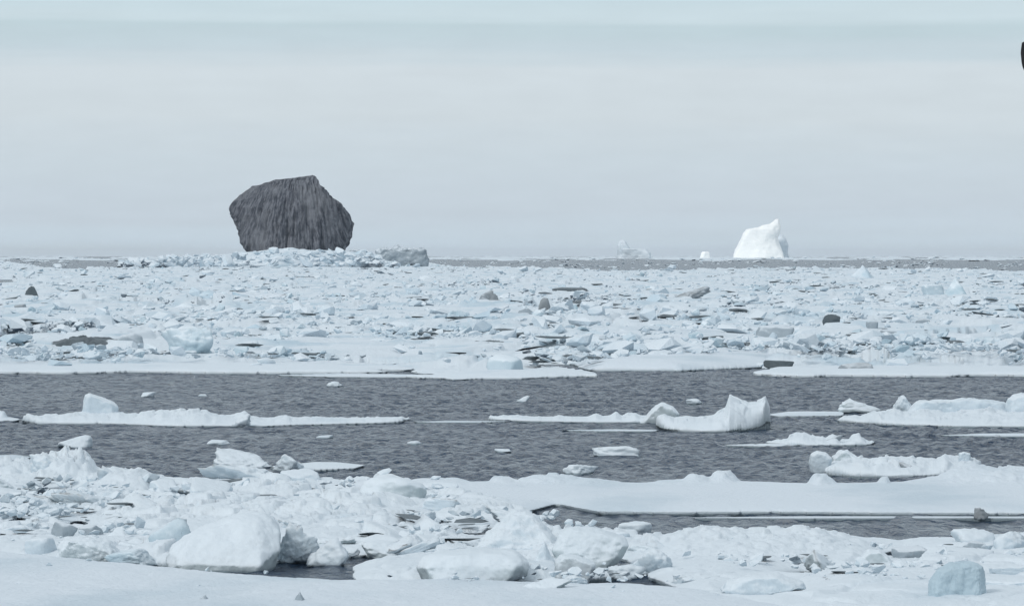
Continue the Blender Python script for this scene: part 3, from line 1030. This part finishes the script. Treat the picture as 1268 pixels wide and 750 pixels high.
# the mound and slabs under the rock
floe("ice_ridge", "long white ice ridge hiding the foot of the dark rock", "ice ridge", [(136, 331.6), (200, 330.6), (350, 330.3), (470, 330.6), (494, 331.6), (350, 332.1)], top=0.5, edge=0.2, rag=0.1, rough=0.3, seed=431,
     step=(1.2, 0.05), mat="pack", cn=0.05, contour=[(136, 331), (150, 325), (196, 320.5), (210, 318.5), (270, 316), (300, 312), (318, 311), (345, 308), (362, 306.5), (372, 309), (395, 309.5), (425, 310.5), (455, 313), (470, 319), (494, 329)])
cut_block("slab_ice", "ragged-topped grey-green ice slab right of the rock", [(463, 331), (463, 312), (472, 306.5), (486, 310), (500, 309), (522, 306.5), (529, 309), (532, 331)], "grey", 0.0, 0.4, 435, "ice slab", rough=0.07)
cut_block("slab_ice", "jagged grey ice block between the rock and the ragged-topped grey slab", [(424, 331), (428, 313), (436, 307.5), (447, 309), (460, 313), (468, 331)], "grey", 0.0, 0.5, 439, "ice slab", rough=0.06)
RECTS[-2:] = []

# thin floes along the front edge of the pack
floe("ice_floe", "smooth snow-covered floe at the front of the far pack, right of centre", "ice floe", [(690, 424), (740, 412), (850, 410), (940, 418), (1010, 438), (1000, 452), (935, 457), (850, 460), (735, 460), (700, 452), (720, 440)], top=0.5, edge=0.06, rough=0.07, swell=0.5, rag=0.3, seed=301, mat="smooth", step=(1.8, 0.22))
floe("ice_floe", "flat white floe along the right front edge of the far pack", "ice floe", [(936, 465), (960, 459), (1060, 457), (1150, 452), (1268, 449), (1400, 448), (1400, 466), (1268, 467), (1100, 467), (1000, 468)], top=0.2, edge=0.10, rough=0.05, rub=0.0, rag=1.5, seed=305, step=(1.8, 0.22))
floe("ice_floe", "flat rubbly floe at the middle of the far pack's front edge", "ice floe", [(505, 468), (560, 458), (640, 456), (728, 462), (735, 467), (640, 470), (560, 471)], top=0.22, edge=0.07, rough=0.05, rub=0.0, rag=1.5, seed=309, step=(1.8, 0.22))
floe("ice_floe", "long flat floe along the left front edge of the far pack", "ice floe", [(-120, 452), (60, 450), (250, 452), (420, 455), (505, 459), (508, 463), (380, 463.5), (200, 462.5), (0, 464), (-120, 464)], top=0.2, edge=0.10, rough=0.05, rub=0.0, rag=1.5, seed=313, step=(1.8, 0.22))
floe("ice_floe", "thin ice tongue on the water under the right end of the left front floe", "ice floe", [(330, 465.5), (420, 463), (500, 464), (580, 466), (520, 468.5), (400, 467.5)], top=0.03, edge=0.05, rough=0.01, seed=317, rag=0.1, mat="smooth")

# ------------------------------------------------------------------ floes on the open water

floe("ice_floe", "long low white floe on the open water at left carrying a raised block", "ice floe", [(16, 523), (60, 518), (140, 517), (300, 519), (400, 518.5), (508, 520.5), (511, 524), (420, 526), (330, 528.5), (220, 529), (120, 526), (40, 526)],
     top=0.16, edge=0.05, rough=0.06, rub=0.10, seed=321, rag=0.45, step=(1.6, 0.25),
     contour=[(26, 518), (33, 511), (40, 514), (60, 515), (85, 511), (100, 510), (145, 510), (170, 511), (190, 509), (200, 506), (210, 509), (228, 508), (240, 506), (256, 506), (262, 511), (285, 515), (296, 513), (303, 511), (310, 516), (330, 518), (355, 513), (362, 517), (380, 516), (400, 517), (430, 518), (455, 517), (490, 515), (508, 516), (511, 520)])
cut_block("ice_chunk", "raised white ice block leaning on the long low floe at left", [(101, 518), (102, 500), (104, 489), (109, 486), (122, 491), (140, 498), (145, 503), (145, 518)], "snow", 0.1, 0.8, 61)
c("ice_chunk", "rounded grey-sided ice lump at the middle of the long low floe's front", 286, 310, 512, 529, "lump", "snow", 63, 0.0)
floe("ice_floe", "small white floe cut by the left edge beside the long low floe", "ice floe", [(-40, 520), (5, 518), (22, 520), (20, 523), (-40, 524)], top=0.2, edge=0.06, rub=0.12, seed=325, bumps=[(2, 520.5, 8, 1.5, 0.25)], step=(1.2, 0.2))
floe("ice_floe", "narrow low white floe in mid water left of the horned floe", "ice floe", [(597, 520.5), (620, 517.5), (700, 517), (780, 517), (822, 519), (824, 524), (740, 524), (650, 522.5)],
     top=0.10, edge=0.05, rough=0.05, rub=0.06, seed=329, rag=0.3, step=(1.4, 0.22), contour=[(597, 517), (605, 513), (618, 513), (650, 515), (685, 517), (690, 514), (700, 516), (728, 517), (738, 511), (745, 515), (755, 515), (763, 510), (770, 515), (785, 510), (792, 513), (800, 514), (822, 515)])
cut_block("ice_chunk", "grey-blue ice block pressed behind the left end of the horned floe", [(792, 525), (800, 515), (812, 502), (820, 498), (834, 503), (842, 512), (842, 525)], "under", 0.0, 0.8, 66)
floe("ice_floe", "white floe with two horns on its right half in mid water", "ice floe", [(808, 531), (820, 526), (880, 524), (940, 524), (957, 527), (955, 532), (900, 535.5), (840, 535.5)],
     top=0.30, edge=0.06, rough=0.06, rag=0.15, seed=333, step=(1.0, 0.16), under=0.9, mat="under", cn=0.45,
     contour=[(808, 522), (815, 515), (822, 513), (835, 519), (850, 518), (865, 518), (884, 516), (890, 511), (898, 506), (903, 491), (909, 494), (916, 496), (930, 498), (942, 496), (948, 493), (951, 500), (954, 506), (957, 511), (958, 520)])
floe("ice_floe", "thin flat ice sheet between the horned floe and the slab floe at right", "ice floe", [(950, 515), (975, 511), (1045, 511), (1045, 516), (960, 517)], top=0.04, edge=0.06, rough=0.01, rag=0.1, seed=337, mat="smooth", step=(1.5, 0.2))
floe("ice_floe", "slab-backed white floe cut by the right edge in mid water", "ice floe", [(1034, 523), (1060, 519), (1140, 512), (1268, 511), (1420, 511), (1420, 529), (1268, 529.5), (1180, 529), (1100, 527)],
     top=0.18, edge=0.06, rough=0.06, rub=0.16, rag=0.45, seed=341, step=(1.5, 0.22),
     contour=[(1034, 520), (1048, 514), (1065, 516), (1085, 507), (1108, 507), (1120, 512), (1145, 511), (1160, 514), (1200, 510), (1225, 507), (1250, 512), (1268, 511), (1420, 510)])
c("ice_chunk", "grey-footed low ice block at the left rear of the slab-backed floe", 1038, 1092, 493, 511, "lump", "under", 69, 0.03, deep=0.35)
cut_block("ice_chunk", "small pointed ice pinnacle standing at the rear of the slab-backed floe", [(1104, 512), (1108, 503), (1115, 491), (1120, 489), (1125, 499), (1133, 507), (1135, 512)], "snow", 0.05, 0.9, 71, rough=0.07)
cut_block("slab_ice", "long straight-sided white ice slab lying on the slab-backed floe", [(1124, 513), (1132, 497), (1165, 496), (1205, 493), (1216, 495), (1250, 500), (1252, 513)], "snow", 0.12, 0.35, 73, "ice slab")
cut_block("ice_chunk", "boxy white ice block cut by the right edge on the slab-backed floe", [(1246, 516), (1249, 493), (1258, 488), (1290, 487), (1304, 494), (1304, 516)], "snow", 0.1, 0.8, 75, rough=0.05)
floe("ice_floe", "low white floe with three lumps in mid water at right", "ice floe", [(944, 550), (965, 546.5), (1040, 545.5), (1085, 548), (1080, 552), (1000, 553)], top=0.10, edge=0.05, rough=0.04, rub=0.05, rag=0.12, seed=345, step=(1.2, 0.22),
     contour=[(944, 549), (955, 545), (975, 544), (978, 536), (985, 533), (995, 533), (1003, 538), (1010, 541), (1022, 542), (1030, 538), (1036, 539), (1040, 545), (1052, 543), (1055, 538), (1065, 537), (1072, 544), (1085, 546)])
c("ice_chunk", "grey ice lump in the middle of the low three-lump floe", 1018, 1046, 538, 551, "lump", "dirty", 77, 0.0)
floe("ice_floe", "thin ice sheet on the water left of the low three-lump floe", "ice floe", [(885, 552.5), (950, 550.5), (1000, 552), (960, 554.5)], top=0.03, edge=0.05, rough=0.01, rag=0.1, seed=347, mat="smooth", step=(1.5, 0.2))
floe("ice_floe", "white lumpy floe just behind the long smooth floe at right", "ice floe", [(1016, 589), (1022, 583), (1060, 579), (1140, 577), (1215, 578), (1222, 588), (1130, 591), (1060, 591)],
     top=0.14, edge=0.06, rough=0.05, rub=0.10, rag=0.3, seed=349, step=(1.3, 0.25), contour=[(1016, 580), (1030, 574), (1040, 572), (1065, 570), (1078, 572), (1090, 567), (1100, 567), (1130, 568), (1150, 569), (1165, 569), (1170, 566), (1180, 570), (1200, 572), (1222, 580)])
cut_block("ice_chunk", "rounded white ice cube at the left end of the lumpy floe", [(1006, 586), (1002, 574), (1004, 562), (1012, 558), (1024, 560), (1031, 567), (1030, 580), (1022, 586)], "snow", 0.0, 0.9, 81)
cut_block("ice_chunk", "grey-based white ice lump second from the left on the lumpy floe", [(1031, 578), (1031, 567), (1040, 558), (1050, 557), (1060, 564), (1068, 572), (1066, 579)], "under", 0.08, 0.9, 83, rough=0.05)
cut_block("ice_chunk", "small upright ice stump at the right end of the lumpy floe", [(1188, 576), (1188, 561), (1194, 559), (1202, 561), (1203, 576)], "snow", 0.15, 0.9, 85, rough=0.05)
c("ice_chunk", "dirty grey ice lump sitting in the hollow of the lumpy floe", 1112, 1136, 572, 585, "lump", "dirty", 87, 0.1)

for lb, po, sd_ in (("thin pale sheet imitating a reflection right of the long low floe at left", [(505, 523), (560, 521.8), (640, 522.6), (600, 524), (530, 524)], 441),
                    ("thin pale ice sheet on the water left of the horned floe's front", [(690, 533.6), (760, 532.4), (816, 533), (812, 535), (740, 535)], 443),
                    ("thin pale ice sheet cut by the right edge below the slab-backed floe", [(1160, 540), (1220, 537.5), (1400, 537), (1400, 541), (1240, 541.5)], 447),
                    ("long thin sheet imitating a pale reflection along the front of the long smooth floe", [(836, 642.4), (1000, 640.6), (1268, 641), (1420, 641), (1420, 644), (1200, 643), (960, 643.5)], 445),
                    ("thin ice sheet at the left rear of the near pack", [(-60, 566), (20, 564), (42, 567), (30, 571), (-60, 572)], 449)):
    floe("ice_floe", lb, "ice floe", po, top=0.025, edge=0.04, rough=0.01, rag=0.12, seed=sd_, mat="smooth", step=(1.6, 0.2))  # sheets along floe fronts are pale water reflections built as flat ice

# small bergy bits adrift
bits = [(68, 112, 539, 555, "boulder", "snow", "grey-white ice chunk adrift left of the near pack, below the long low floe"),
        (254, 284, 545, 551, "slab", "smooth", "thin flat ice piece adrift in the water below the long low floe"),
        (390, 412, 539, 543, "slab", "smooth", "faint flat ice fragment awash below the right end of the long low floe"),
        (404, 426, 472, 479, "mound", "snow", "small white ice bit adrift just off the far pack's left front edge"),
        (636, 656, 490, 498, "mound", "snow", "small white ice bit adrift between the far pack and the narrow floe"),
        (174, 192, 485, 492, "mound", "snow", "tiny ice bit adrift behind the long low floe"),
        (850, 870, 494, 500, "slab", "snow", "thin white ice bit adrift just behind the horned floe"),
        (733, 796, 552, 565, "mound", "snow", "low white ice cake adrift in mid water below the narrow floe"),
        (697, 742, 575, 587, "lump", "snow", "lumpy white ice cake adrift just off the long smooth floe"),
        (612, 634, 556, 560, "slab", "smooth", "flat ice fragment awash left of the low white ice cake"),
        (503, 522, 546, 550, "slab", "smooth", "flat ice fragment awash in the middle of the dark water"),
        (245, 256, 488, 491, "slab", "smooth", "tiny fleck of ice afloat between the pack and the long low floe")]
for i, (x0, x1, a, bb, k, mt, lb) in enumerate(bits):
    c("ice_chunk", lb, x0, x1, a, bb, k, mt, 120 + i, 0.0, sub=4, deep=1.3, sink=0.3)
floe("ice_floe", "thin pointed floe reaching right from the near pack's rear at left", "ice floe", [(330, 580), (380, 575), (430, 575.5), (456, 578), (440, 582), (380, 584)], top=0.09, edge=0.06, rough=0.03, seed=353, rag=0.1, step=(1.2, 0.25))

# ------------------------------------------------------------------ the near pack

floe("ice_floe", "long smooth white floe with a dark undercut edge across the right foreground", "ice floe", [(430, 604), (520, 602), (620, 601), (700, 600), (800, 603), (900, 600), (1010, 604), (1100, 602), (1160, 592), (1230, 588), (1420, 594), (1420, 640), (1268, 639), (1100, 638.5), (960, 637), (830, 638), (740, 637), (690, 628), (640, 640), (520, 640), (430, 625)],
     top=0.13, edge=0.07, rough=0.03, swell=0.10, rag=0.12, seed=361, mat="smooth", step=(2.0, 0.3), under=0.7,
     bumps=[(618, 604, 14, 3, 0.14), (680, 604, 34, 4, 0.18), (720, 605, 28, 3.5, 0.10), (838, 606, 40, 4, 0.06), (895, 604, 17, 3.5, 0.26), (862, 605, 16, 3, 0.14), (1016, 606, 15, 3.5, 0.24), (1097, 605, 6, 3, 0.16), (1215, 600, 70, 7, 0.22), (1190, 598, 30, 5, 0.12), (470, 608, 30, 5, 0.2), (550, 606, 40, 5, 0.1)])
c("ice_chunk", "small dirty grey ice lump stuck to the front of the long smooth floe at right", 1206, 1225, 628, 641, "lump", "dirty", 131, 0.05, deep=0.6)

floe("ice_floe", "rubble-covered floe of jammed ice filling the left foreground", "ice floe", [(-90, 584), (30, 590), (130, 593), (250, 602), (330, 600), (440, 603), (520, 606), (560, 625), (540, 660), (480, 690), (440, 702), (360, 696), (300, 705), (200, 702), (100, 698), (-90, 692)],
     top=0.16, edge=0.06, rough=0.07, rub=0.42, rub_s=1.0, swell=0.2, rag=0.2, seed=371, step=(1.8, 0.34),
     holes=[(212, 614, 24, 5.0), (62, 614, 20, 4.5), (18, 627, 30, 4.0), (22, 648, 14, 5.0), (455, 696, 55, 5.5), (420, 612, 30, 4.0), (98, 652, 10, 4)],
     bumps=[(80, 597, 40, 6, 0.45), (10, 596, 24, 5, 0.25), (150, 606, 36, 6, 0.22), (180, 609, 30, 5, 0.15), (390, 650, 60, 10, 0.12)])
floe("ice_floe", "rubbly floe of jammed ice filling the centre foreground", "ice floe", [(420, 640), (520, 618), (600, 622), (645, 630), (672, 646), (700, 664), (780, 672), (830, 668), (850, 690), (820, 712), (700, 724), (540, 724), (440, 722), (440, 705), (500, 690), (470, 670)],
     top=0.16, edge=0.06, rough=0.07, rub=0.42, rub_s=1.0, swell=0.15, rag=0.2, seed=381, step=(1.8, 0.34), holes=[(596, 662, 24, 5.5), (756, 703, 24, 9), (632, 683, 16, 5), (540, 650, 14, 3)])
floe("ice_floe", "broad snow-mounded floe filling the right foreground", "ice floe", [(790, 676), (830, 668), (900, 666), (1000, 668), (1090, 676), (1180, 676), (1260, 672), (1420, 674), (1420, 770), (1268, 770), (1000, 770), (860, 745), (800, 715)],
     top=0.17, edge=0.06, rough=0.06, rub=0.26, rub_s=1.7, fine=0.2, swell=0.15, rag=0.18, seed=391, step=(1.9, 0.36), mat="snow",
     holes=[(948, 739, 40, 6), (1004, 716, 26, 4), (1112, 690, 18, 4)],
     bumps=[(930, 688, 110, 16, 0.20), (860, 684, 60, 9, 0.14), (1040, 690, 50, 9, 0.10)])
floe("ice_floe", "smooth snowfield floe across the bottom of the view, highest at left", "ice floe", [(-120, 688), (0, 690), (110, 700), (210, 709), (330, 721), (430, 727), (560, 726), (700, 728), (800, 730), (900, 738), (980, 752), (1100, 790), (1100, 860), (-120, 860)],
     top=0.14, edge=0.05, rough=0.075, swell=0.16, rag=0.10, seed=401, mat="smooth", step=(2.2, 0.5))
# --- blocks of the near pack one can tell apart
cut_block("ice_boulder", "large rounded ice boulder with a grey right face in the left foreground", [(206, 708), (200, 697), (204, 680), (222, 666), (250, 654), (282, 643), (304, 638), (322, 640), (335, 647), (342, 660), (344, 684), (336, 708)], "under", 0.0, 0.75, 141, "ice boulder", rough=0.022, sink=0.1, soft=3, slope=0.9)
c("ice_chunk", "glassy blue ice block set into the left shoulder of the large boulder", 183, 238, 641, 688, "boulder", "blue", 143, 0.10, deep=0.5)
c("slab_ice", "bluish wedge of ice slab at the left foot of the large boulder", 128, 192, 680, 701, "slab", "blue", 145, 0.05, cat="ice slab", roll=-0.2)
cut_block("ice_chunk", "white-topped grey ice block left of the large boulder, above the smooth snowfield", [(66, 694), (68, 678), (78, 667), (110, 665), (136, 672), (146, 686), (144, 696)], "under", 0.08, 0.7, 147, rough=0.045)
c("ice_chunk", "grey ice block just behind the white-topped grey block", 62, 96, 645, 668, "boulder", "grey", 149, 0.15)
c("ice_chunk", "dark-fronted low ice block right of the small grey block at left", 96, 128, 650, 666, "block", "grey", 151, 0.15)
c("ice_chunk", "pale ice block partly sunk in snow at the left, above the smooth snowfield", 28, 70, 665, 690, "block", "snow", 153, 0.08)
c("ice_chunk", "broad white ice hummock at the left rear of the near pack", 34, 126, 562, 597, "mound", "snow", 155, 0.08, deep=0.7)
c("ice_chunk", "low white ice hummock cut by the left edge at the rear of the near pack", -22, 40, 572, 592, "mound", "snow", 157, 0.05)
c("ice_chunk", "rounded white ice hummock right of the broad hummock, rear of the near pack", 118, 172, 576, 604, "mound", "snow", 158, 0.08)
c("ice_chunk", "peaked white ice heap at the rear of the near pack, left of centre", 262, 338, 555, 584, "mound", "snow", 159, 0.03, deep=0.7)
c("ice_chunk", "small white ice lump on the right flank of the peaked heap", 335, 376, 562, 582, "lump", "snow", 161, 0.03)
c("ice_chunk", "long white ice lump in front of the peaked heap", 244, 346, 574, 602, "lump", "snow", 163, 0.08, deep=0.6)
c("ice_chunk", "white ice block with a grey left face right of the long lump", 344, 398, 581, 602, "block", "snow", 165, 0.08)
c("slab_ice", "upturned ice slab with a grey underside at the rear centre of the near pack", 444, 528, 590, 627, "dome", "under", 167, 0.08, deep=0.6, cat="ice slab", roll=0.14, tilt=-0.15)
cut_block("ice_chunk", "large white ice heap peaking at the rear of the centre foreground", [(586, 690), (598, 670), (616, 652), (632, 636), (645, 628), (660, 637), (680, 657), (694, 674), (702, 690)], "snow", 0.05, 0.6, 169, rough=0.05, soft=3, slope=0.8)
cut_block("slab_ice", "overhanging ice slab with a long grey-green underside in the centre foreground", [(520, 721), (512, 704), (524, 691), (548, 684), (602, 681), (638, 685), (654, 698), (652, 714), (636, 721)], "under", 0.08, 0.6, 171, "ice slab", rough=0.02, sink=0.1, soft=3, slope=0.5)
c("ice_chunk", "small peaked ice block between the overhanging slab and the square block", 652, 692, 671, 708, "peak", "snow", 173, 0.1)
cut_block("ice_chunk", "square pale ice block standing in the centre foreground", [(684, 718), (688, 694), (694, 687), (716, 688), (738, 698), (737, 712), (728, 718)], "under", 0.1, 0.8, 175)
cut_block("slab_ice", "thick white ice slab with a blue-grey underside above the square block", [(692, 698), (684, 684), (690, 662), (704, 654), (724, 652), (750, 658), (774, 666), (781, 676), (770, 694), (756, 700)], "under", 0.12, 0.6, 177, "ice slab", rough=0.025, sink=0.1, soft=3, slope=0.3)
c("ice_chunk", "low wedge of ice lying right of the cube-like block in the lead", 762, 808, 646, 664, "slab", "snow", 181, 0.03, roll=-0.15)
c("ice_chunk", "small ice slab leaning in front of the cube-like block", 744, 784, 658, 674, "slab", "snow", 183, 0.1)
c("ice_chunk", "pale ice block with a blue-grey face right of the open gap in the centre foreground", 782, 834, 679, 708, "lump", "snow", 185, 0.1)
c("ice_chunk", "low ice lump in front of the open gap at centre foreground", 752, 800, 699, 716, "lump", "snow", 187, 0.1)
cut_block("ice_boulder", "blue-grey flat-faced ice boulder in the bottom right foreground", [(1150, 750), (1152, 722), (1162, 706), (1178, 698), (1206, 696), (1218, 701), (1222, 722), (1221, 750)], "paleblue", 0.12, 0.8, 189, "ice boulder", rough=0.035)
c("ice_chunk", "white ice ridge with a dark hollow at the right rear of the right foreground", 1178, 1236, 654, 684, "lump", "snow", 191, 0.05)
c("ice_chunk", "rounded white ice lump at the right end of the dark-hollowed ridge", 1226, 1272, 658, 688, "lump", "snow", 193, 0.08)
c("ice_chunk", "small dark grey hollow block at the foot of the ridge in the right foreground", 1192, 1226, 670, 684, "block", "grey", 195, 0.12)
cut_block("ice_chunk", "tilted pale ice block right of the broad snow mound in the right foreground", [(1064, 704), (1066, 690), (1076, 680), (1090, 681), (1103, 690), (1108, 700), (1106, 704)], "under", 0.12, 0.9, 197)
c("ice_chunk", "low grey-sided ice block between the tilted block and the ridge", 1106, 1150, 676, 696, "block", "grey", 199, 0.12)
c("slab_ice", "thin ice slab with a grey edge at the bottom right corner", 1218, 1290, 716, 735, "slab", "snow", 201, 0.12, cat="ice slab")
c("slab_ice", "sloping ice slab above the thin slab in the bottom right corner", 1226, 1290, 700, 722, "slab", "snow", 203, 0.12, cat="ice slab", roll=-0.25)
cut_block("slab_ice", "low white ice slab overhanging a dark slit in the right foreground", [(894, 734), (902, 722), (930, 713), (965, 712), (998, 720), (1000, 730), (960, 736), (920, 738)], "snow", 0.14, 0.8, 205, "ice slab")
c("ice_chunk", "tiny pointed grey ice tip poking from the bottom snowfield, the right one", 360, 382, 732, 752, "peak", "grey", 207, 0.12)
c("ice_chunk", "tiny blunt grey ice tip poking from the bottom snowfield, the left one", 240, 264, 736, 752, "peak", "grey", 209, 0.12)
c("ice_chunk", "low white ice block beside the open pool right of the large boulder", 378, 432, 666, 698, "lump", "snow", 211, 0.06)
c("ice_chunk", "white ice heap right of the large boulder", 338, 400, 646, 692, "mound", "snow", 213, 0.1, deep=0.7)


def near_all(px, py):
    a = (px < 560) & (py > 606) & (py < 694) & ~((px > 195) & (px < 350) & (py > 640))
    b_ = (px >= 560) & (px < 800) & (py > 645) & (py > 640 + (px - 640) * 0.25)
    d_ = (px >= 800) & (py > 690)
    return clear_of(px, py) * np.where(a | b_, 1.0, np.where(d_, np.where(px < 1040, 0.35, 1.0), 0.0))


def near_ok(px, py):
    return float(near_all(np.array([px]), np.array([py]))[0])


def near_pile(px, py):
    x, y = ground(px, py)
    return near_all(px, py) * np.clip(0.25 + 2.2 * fbm(xy3(x, y, 0.5, 0.25), 295, 3), 0.03, 1)


near = scatter(85, (-10, 1280, 600, 728), (16, 64), "small snow-dusted ice lump among the rubble of the near pack", "ice lumps in the near pack", ["snow", "snow", "under"], 12, 0.12, sub=4, weight=near_ok, asp=(0.3, 0.55), name="ice_lump", kinds=["boulder", "lump", "mound", "slab", "block", "mound"])
tell_apart(near, "snow-dusted ice lump", [("large rounded ice boulder", 270, 695), ("white-topped grey block", 106, 690), ("upturned slab", 486, 620), ("large white heap", 644, 680), ("overhanging slab", 582, 715), ("square pale block", 712, 714),
                                         ("dark slit", 948, 730), ("blue-grey flat-faced boulder", 1186, 735), ("tilted pale block", 1086, 698), ("dark-hollowed ridge", 1207, 682), ("low grey-sided block", 1128, 692), ("long white lump", 295, 600)], 110)
near_big = scatter(42, (-10, 1290, 608, 735), (30, 95), "broad snow-covered ice hump in the near pack", "snow-covered humps in the near pack", ["snow", "under", "snow"], 14, 0.06, sub=5, weight=near_ok, asp=(0.22, 0.45), kinds=["boulder", "mound", "lump", "boulder", "mound"], name="ice_hump", lean=0.07)
tell_apart(near_big, "broad snow-covered hump", [("large rounded ice boulder", 270, 695), ("upturned slab", 486, 620), ("overhanging slab", 582, 715), ("dark slit", 948, 730), ("blue-grey flat-faced boulder", 1186, 735), ("tilted pale block", 1086, 698), ("white-topped grey block", 106, 690)], 140)
brash("brash_ice", 1000, (-10, 1280, 600, 735), (3, 15), 33, "snow", "small broken ice crumbs between the blocks of the near pack", weight=near_pile, asp=(0.3, 0.8), surface=lambda x, y: 0.22 + 0.12 * fbm(xy3(x, y, 0.8, 0.5), 297, 2), pile=0.8)
brash("brash_ice", 110, (-10, 1280, 600, 735), (3, 16), 34, "pool", "small grey ice crumbs between the blocks of the near pack", weight=near_pile, asp=(0.25, 0.6), surface=lambda x, y: 0.2 + 0.1 * fbm(xy3(x, y, 0.8, 0.5), 297, 2), pile=0.6)
brash("brash_ice", 70, (-10, 1280, 600, 735), (8, 44), 40, "dark", "thin dark plates standing in for the dark gaps of the near pack", weight=near_all, asp=(0.04, 0.10), lean=0.06, surface=lambda x, y: 0.24 + 0 * x)  # flat dark pieces added to draw the deep gaps dark
brash("brash_ice", 170, (0, 1000, 690, 752), (2, 8), 38, "smooth", "scattered crumbs of snow on the bottom snowfield", weight=lambda px, py: (py > 700 + px * 0.05) * 0.6 * np.clip(fbm(xy3(px, py, 0.02, 0.05), 299, 3) + 0.1, 0, 1), asp=(0.2, 0.5), surface=lambda x, y: 0.17 + 0 * x)

# ------------------------------------------------------------------ a dark bird leaving the frame at the right
DB = 50.0
sb = DB / F
bird = bpy.data.objects.new("bird", None)
BX, BZ = 1306.0, 112.0
bird.location = ((BX - 1.2 - W / 2) * sb, DB, CAM_H + (HOR - BZ) * sb)
COL.objects.link(bird)
bird["label"] = "dark bird with raised wings at the top right edge, mostly outside the frame"
bird["category"] = "bird"


def body_tube(rings, n=16):
    V, Fc = [], []
    for (x, y, z, ry, rz) in rings:
        for k in range(n):
            a = 2 * math.pi * k / n
            V.append((x, y + ry * math.cos(a), z + rz * math.sin(a)))
    for r in range(len(rings) - 1):
        for k in range(n):
            k2 = (k + 1) % n
            Fc.append((r * n + k, r * n + k2, (r + 1) * n + k2, (r + 1) * n + k))
    return np.array(V), np.array(Fc)


k_ = sb / 0.0083
V, Fc = body_tube([(a * k_, 0, b_ * k_, c_ * k_, d_ * k_) for a, b_, c_, d_ in [(-0.24, 0.0, .004, .003), (-0.17, 0.0, .03, .022), (-0.08, 0.0, .055, .05), (0.03, 0.0, .06, .058), (0.12, 0.01, .05, .05),
                   (0.18, 0.03, .036, .036), (0.23, 0.045, .037, .037), (0.262, 0.045, .026, .024), (0.278, 0.043, .008, .008)]])
add("body", mesh_np("body", V, Fc, M["bird"]), parent=bird)
V, Fc = body_tube([(0.27 * k_, 0, 0.043 * k_, .011 * k_, .011 * k_), (0.305 * k_, 0, 0.036 * k_, .006 * k_, .007 * k_), (0.325 * k_, 0, 0.026 * k_, .001, .001)], 8)
add("bill", mesh_np("bill", V, Fc, M["bill"]), parent=bird)


def planform(lead, trail, y0, y1, th):
    """closed wing: a curved sheet between its two edges, thickest along the bones"""
    n = 15
    t_ = np.linspace(0, 1, n)
    le = np.array([np.interp(t_, np.linspace(0, 1, len(lead)), [q_[k] for q_ in lead]) for k in (0, 1)]).T
    tr = np.array([np.interp(t_, np.linspace(0, 1, len(trail)), [q_[k] for q_ in trail]) for k in (0, 1)]).T
    V, Fc, m_ = [], [], 6
    for side in (1, -1):
        for i in range(n):
            for k in range(m_):
                v = k / (m_ - 1)
                pnt = tr[i] * (1 - v) + le[i] * v
                y = y0 + (y1 - y0) * t_[i] + side * (th * (1 - 0.7 * t_[i]) * math.sin(math.pi * min(v * 0.9 + 0.05, 1)) + 0.001)
                V.append(((pnt[0] - BX) * sb, y, (BZ - pnt[1]) * sb))
    for s_ in (0, 1):
        o_ = s_ * n * m_
        for i in range(n - 1):
            for k in range(m_ - 1):
                q_ = (o_ + i * m_ + k, o_ + i * m_ + k + 1, o_ + (i + 1) * m_ + k + 1, o_ + (i + 1) * m_ + k)
                Fc.append(q_ if s_ == 0 else q_[::-1])
    o_ = n * m_
    for i in range(n - 1):
        for k in (0, m_ - 1):
            a, b_ = i * m_ + k, (i + 1) * m_ + k
            Fc.append((a, b_, o_ + b_, o_ + a))
    for i in (0, n - 1):
        for k in range(m_ - 1):
            a = i * m_ + k
            Fc.append((a, a + 1, o_ + a + 1, o_ + a))
    return np.array(V), np.array(Fc)


LEAD = [(1318, 106), (1308, 92), (1296, 79), (1284, 66), (1274, 57), (1267.5, 52.5)]
TRAIL = [(1292, 108), (1281, 103), (1271, 94), (1265.2, 82), (1263.2, 66), (1264.5, 54)]
V, Fc = planform(LEAD, TRAIL, -0.04, -0.16, 0.012)
add("wing", mesh_np("wing", V, Fc, M["bird"]), parent=bird)
V, Fc = planform([(x + 8, y - 3) for x, y in LEAD], [(x + 8, y - 3) for x, y in TRAIL], 0.04, 0.30, 0.012)
add("wing", mesh_np("wing", V, Fc, M["bird"]), parent=bird)
V, Fc = planform([(1292, 110), (1280, 111.5), (1270.5, 112)], [(1292, 114), (1280, 115.5), (1270.5, 117)], 0.0, 0.0, 0.02)
add("tail", mesh_np("tail", V, Fc, M["bird"]), parent=bird)

# ------------------------------------------------------------------ thin sea haze
hb = bmesh.new()
bmesh.ops.create_cube(hb, size=1.0)
for v in hb.verts:
    v.co = (v.co.x * 194000, 46000 + v.co.y * 96000, -2.0 if v.co.z < 0 else 130.0)
hm = bpy.data.meshes.new("haze")
hb.to_mesh(hm)
hb.free()
m = bpy.data.materials.new("sea_haze")
m.use_nodes = True
m.node_tree.nodes.clear()
mo = m.node_tree.nodes.new("ShaderNodeOutputMaterial")
pv = m.node_tree.nodes.new("ShaderNodeVolumePrincipled")
pv.inputs["Color"].default_value = (0.94, 0.97, 1.0, 1)
pv.inputs["Density"].default_value = 0.000008
m.node_tree.links.new(pv.outputs[0], mo.inputs["Volume"])
hm.materials.append(m)
add("haze", hm, "thin pale haze lying over the sea", kind="stuff")
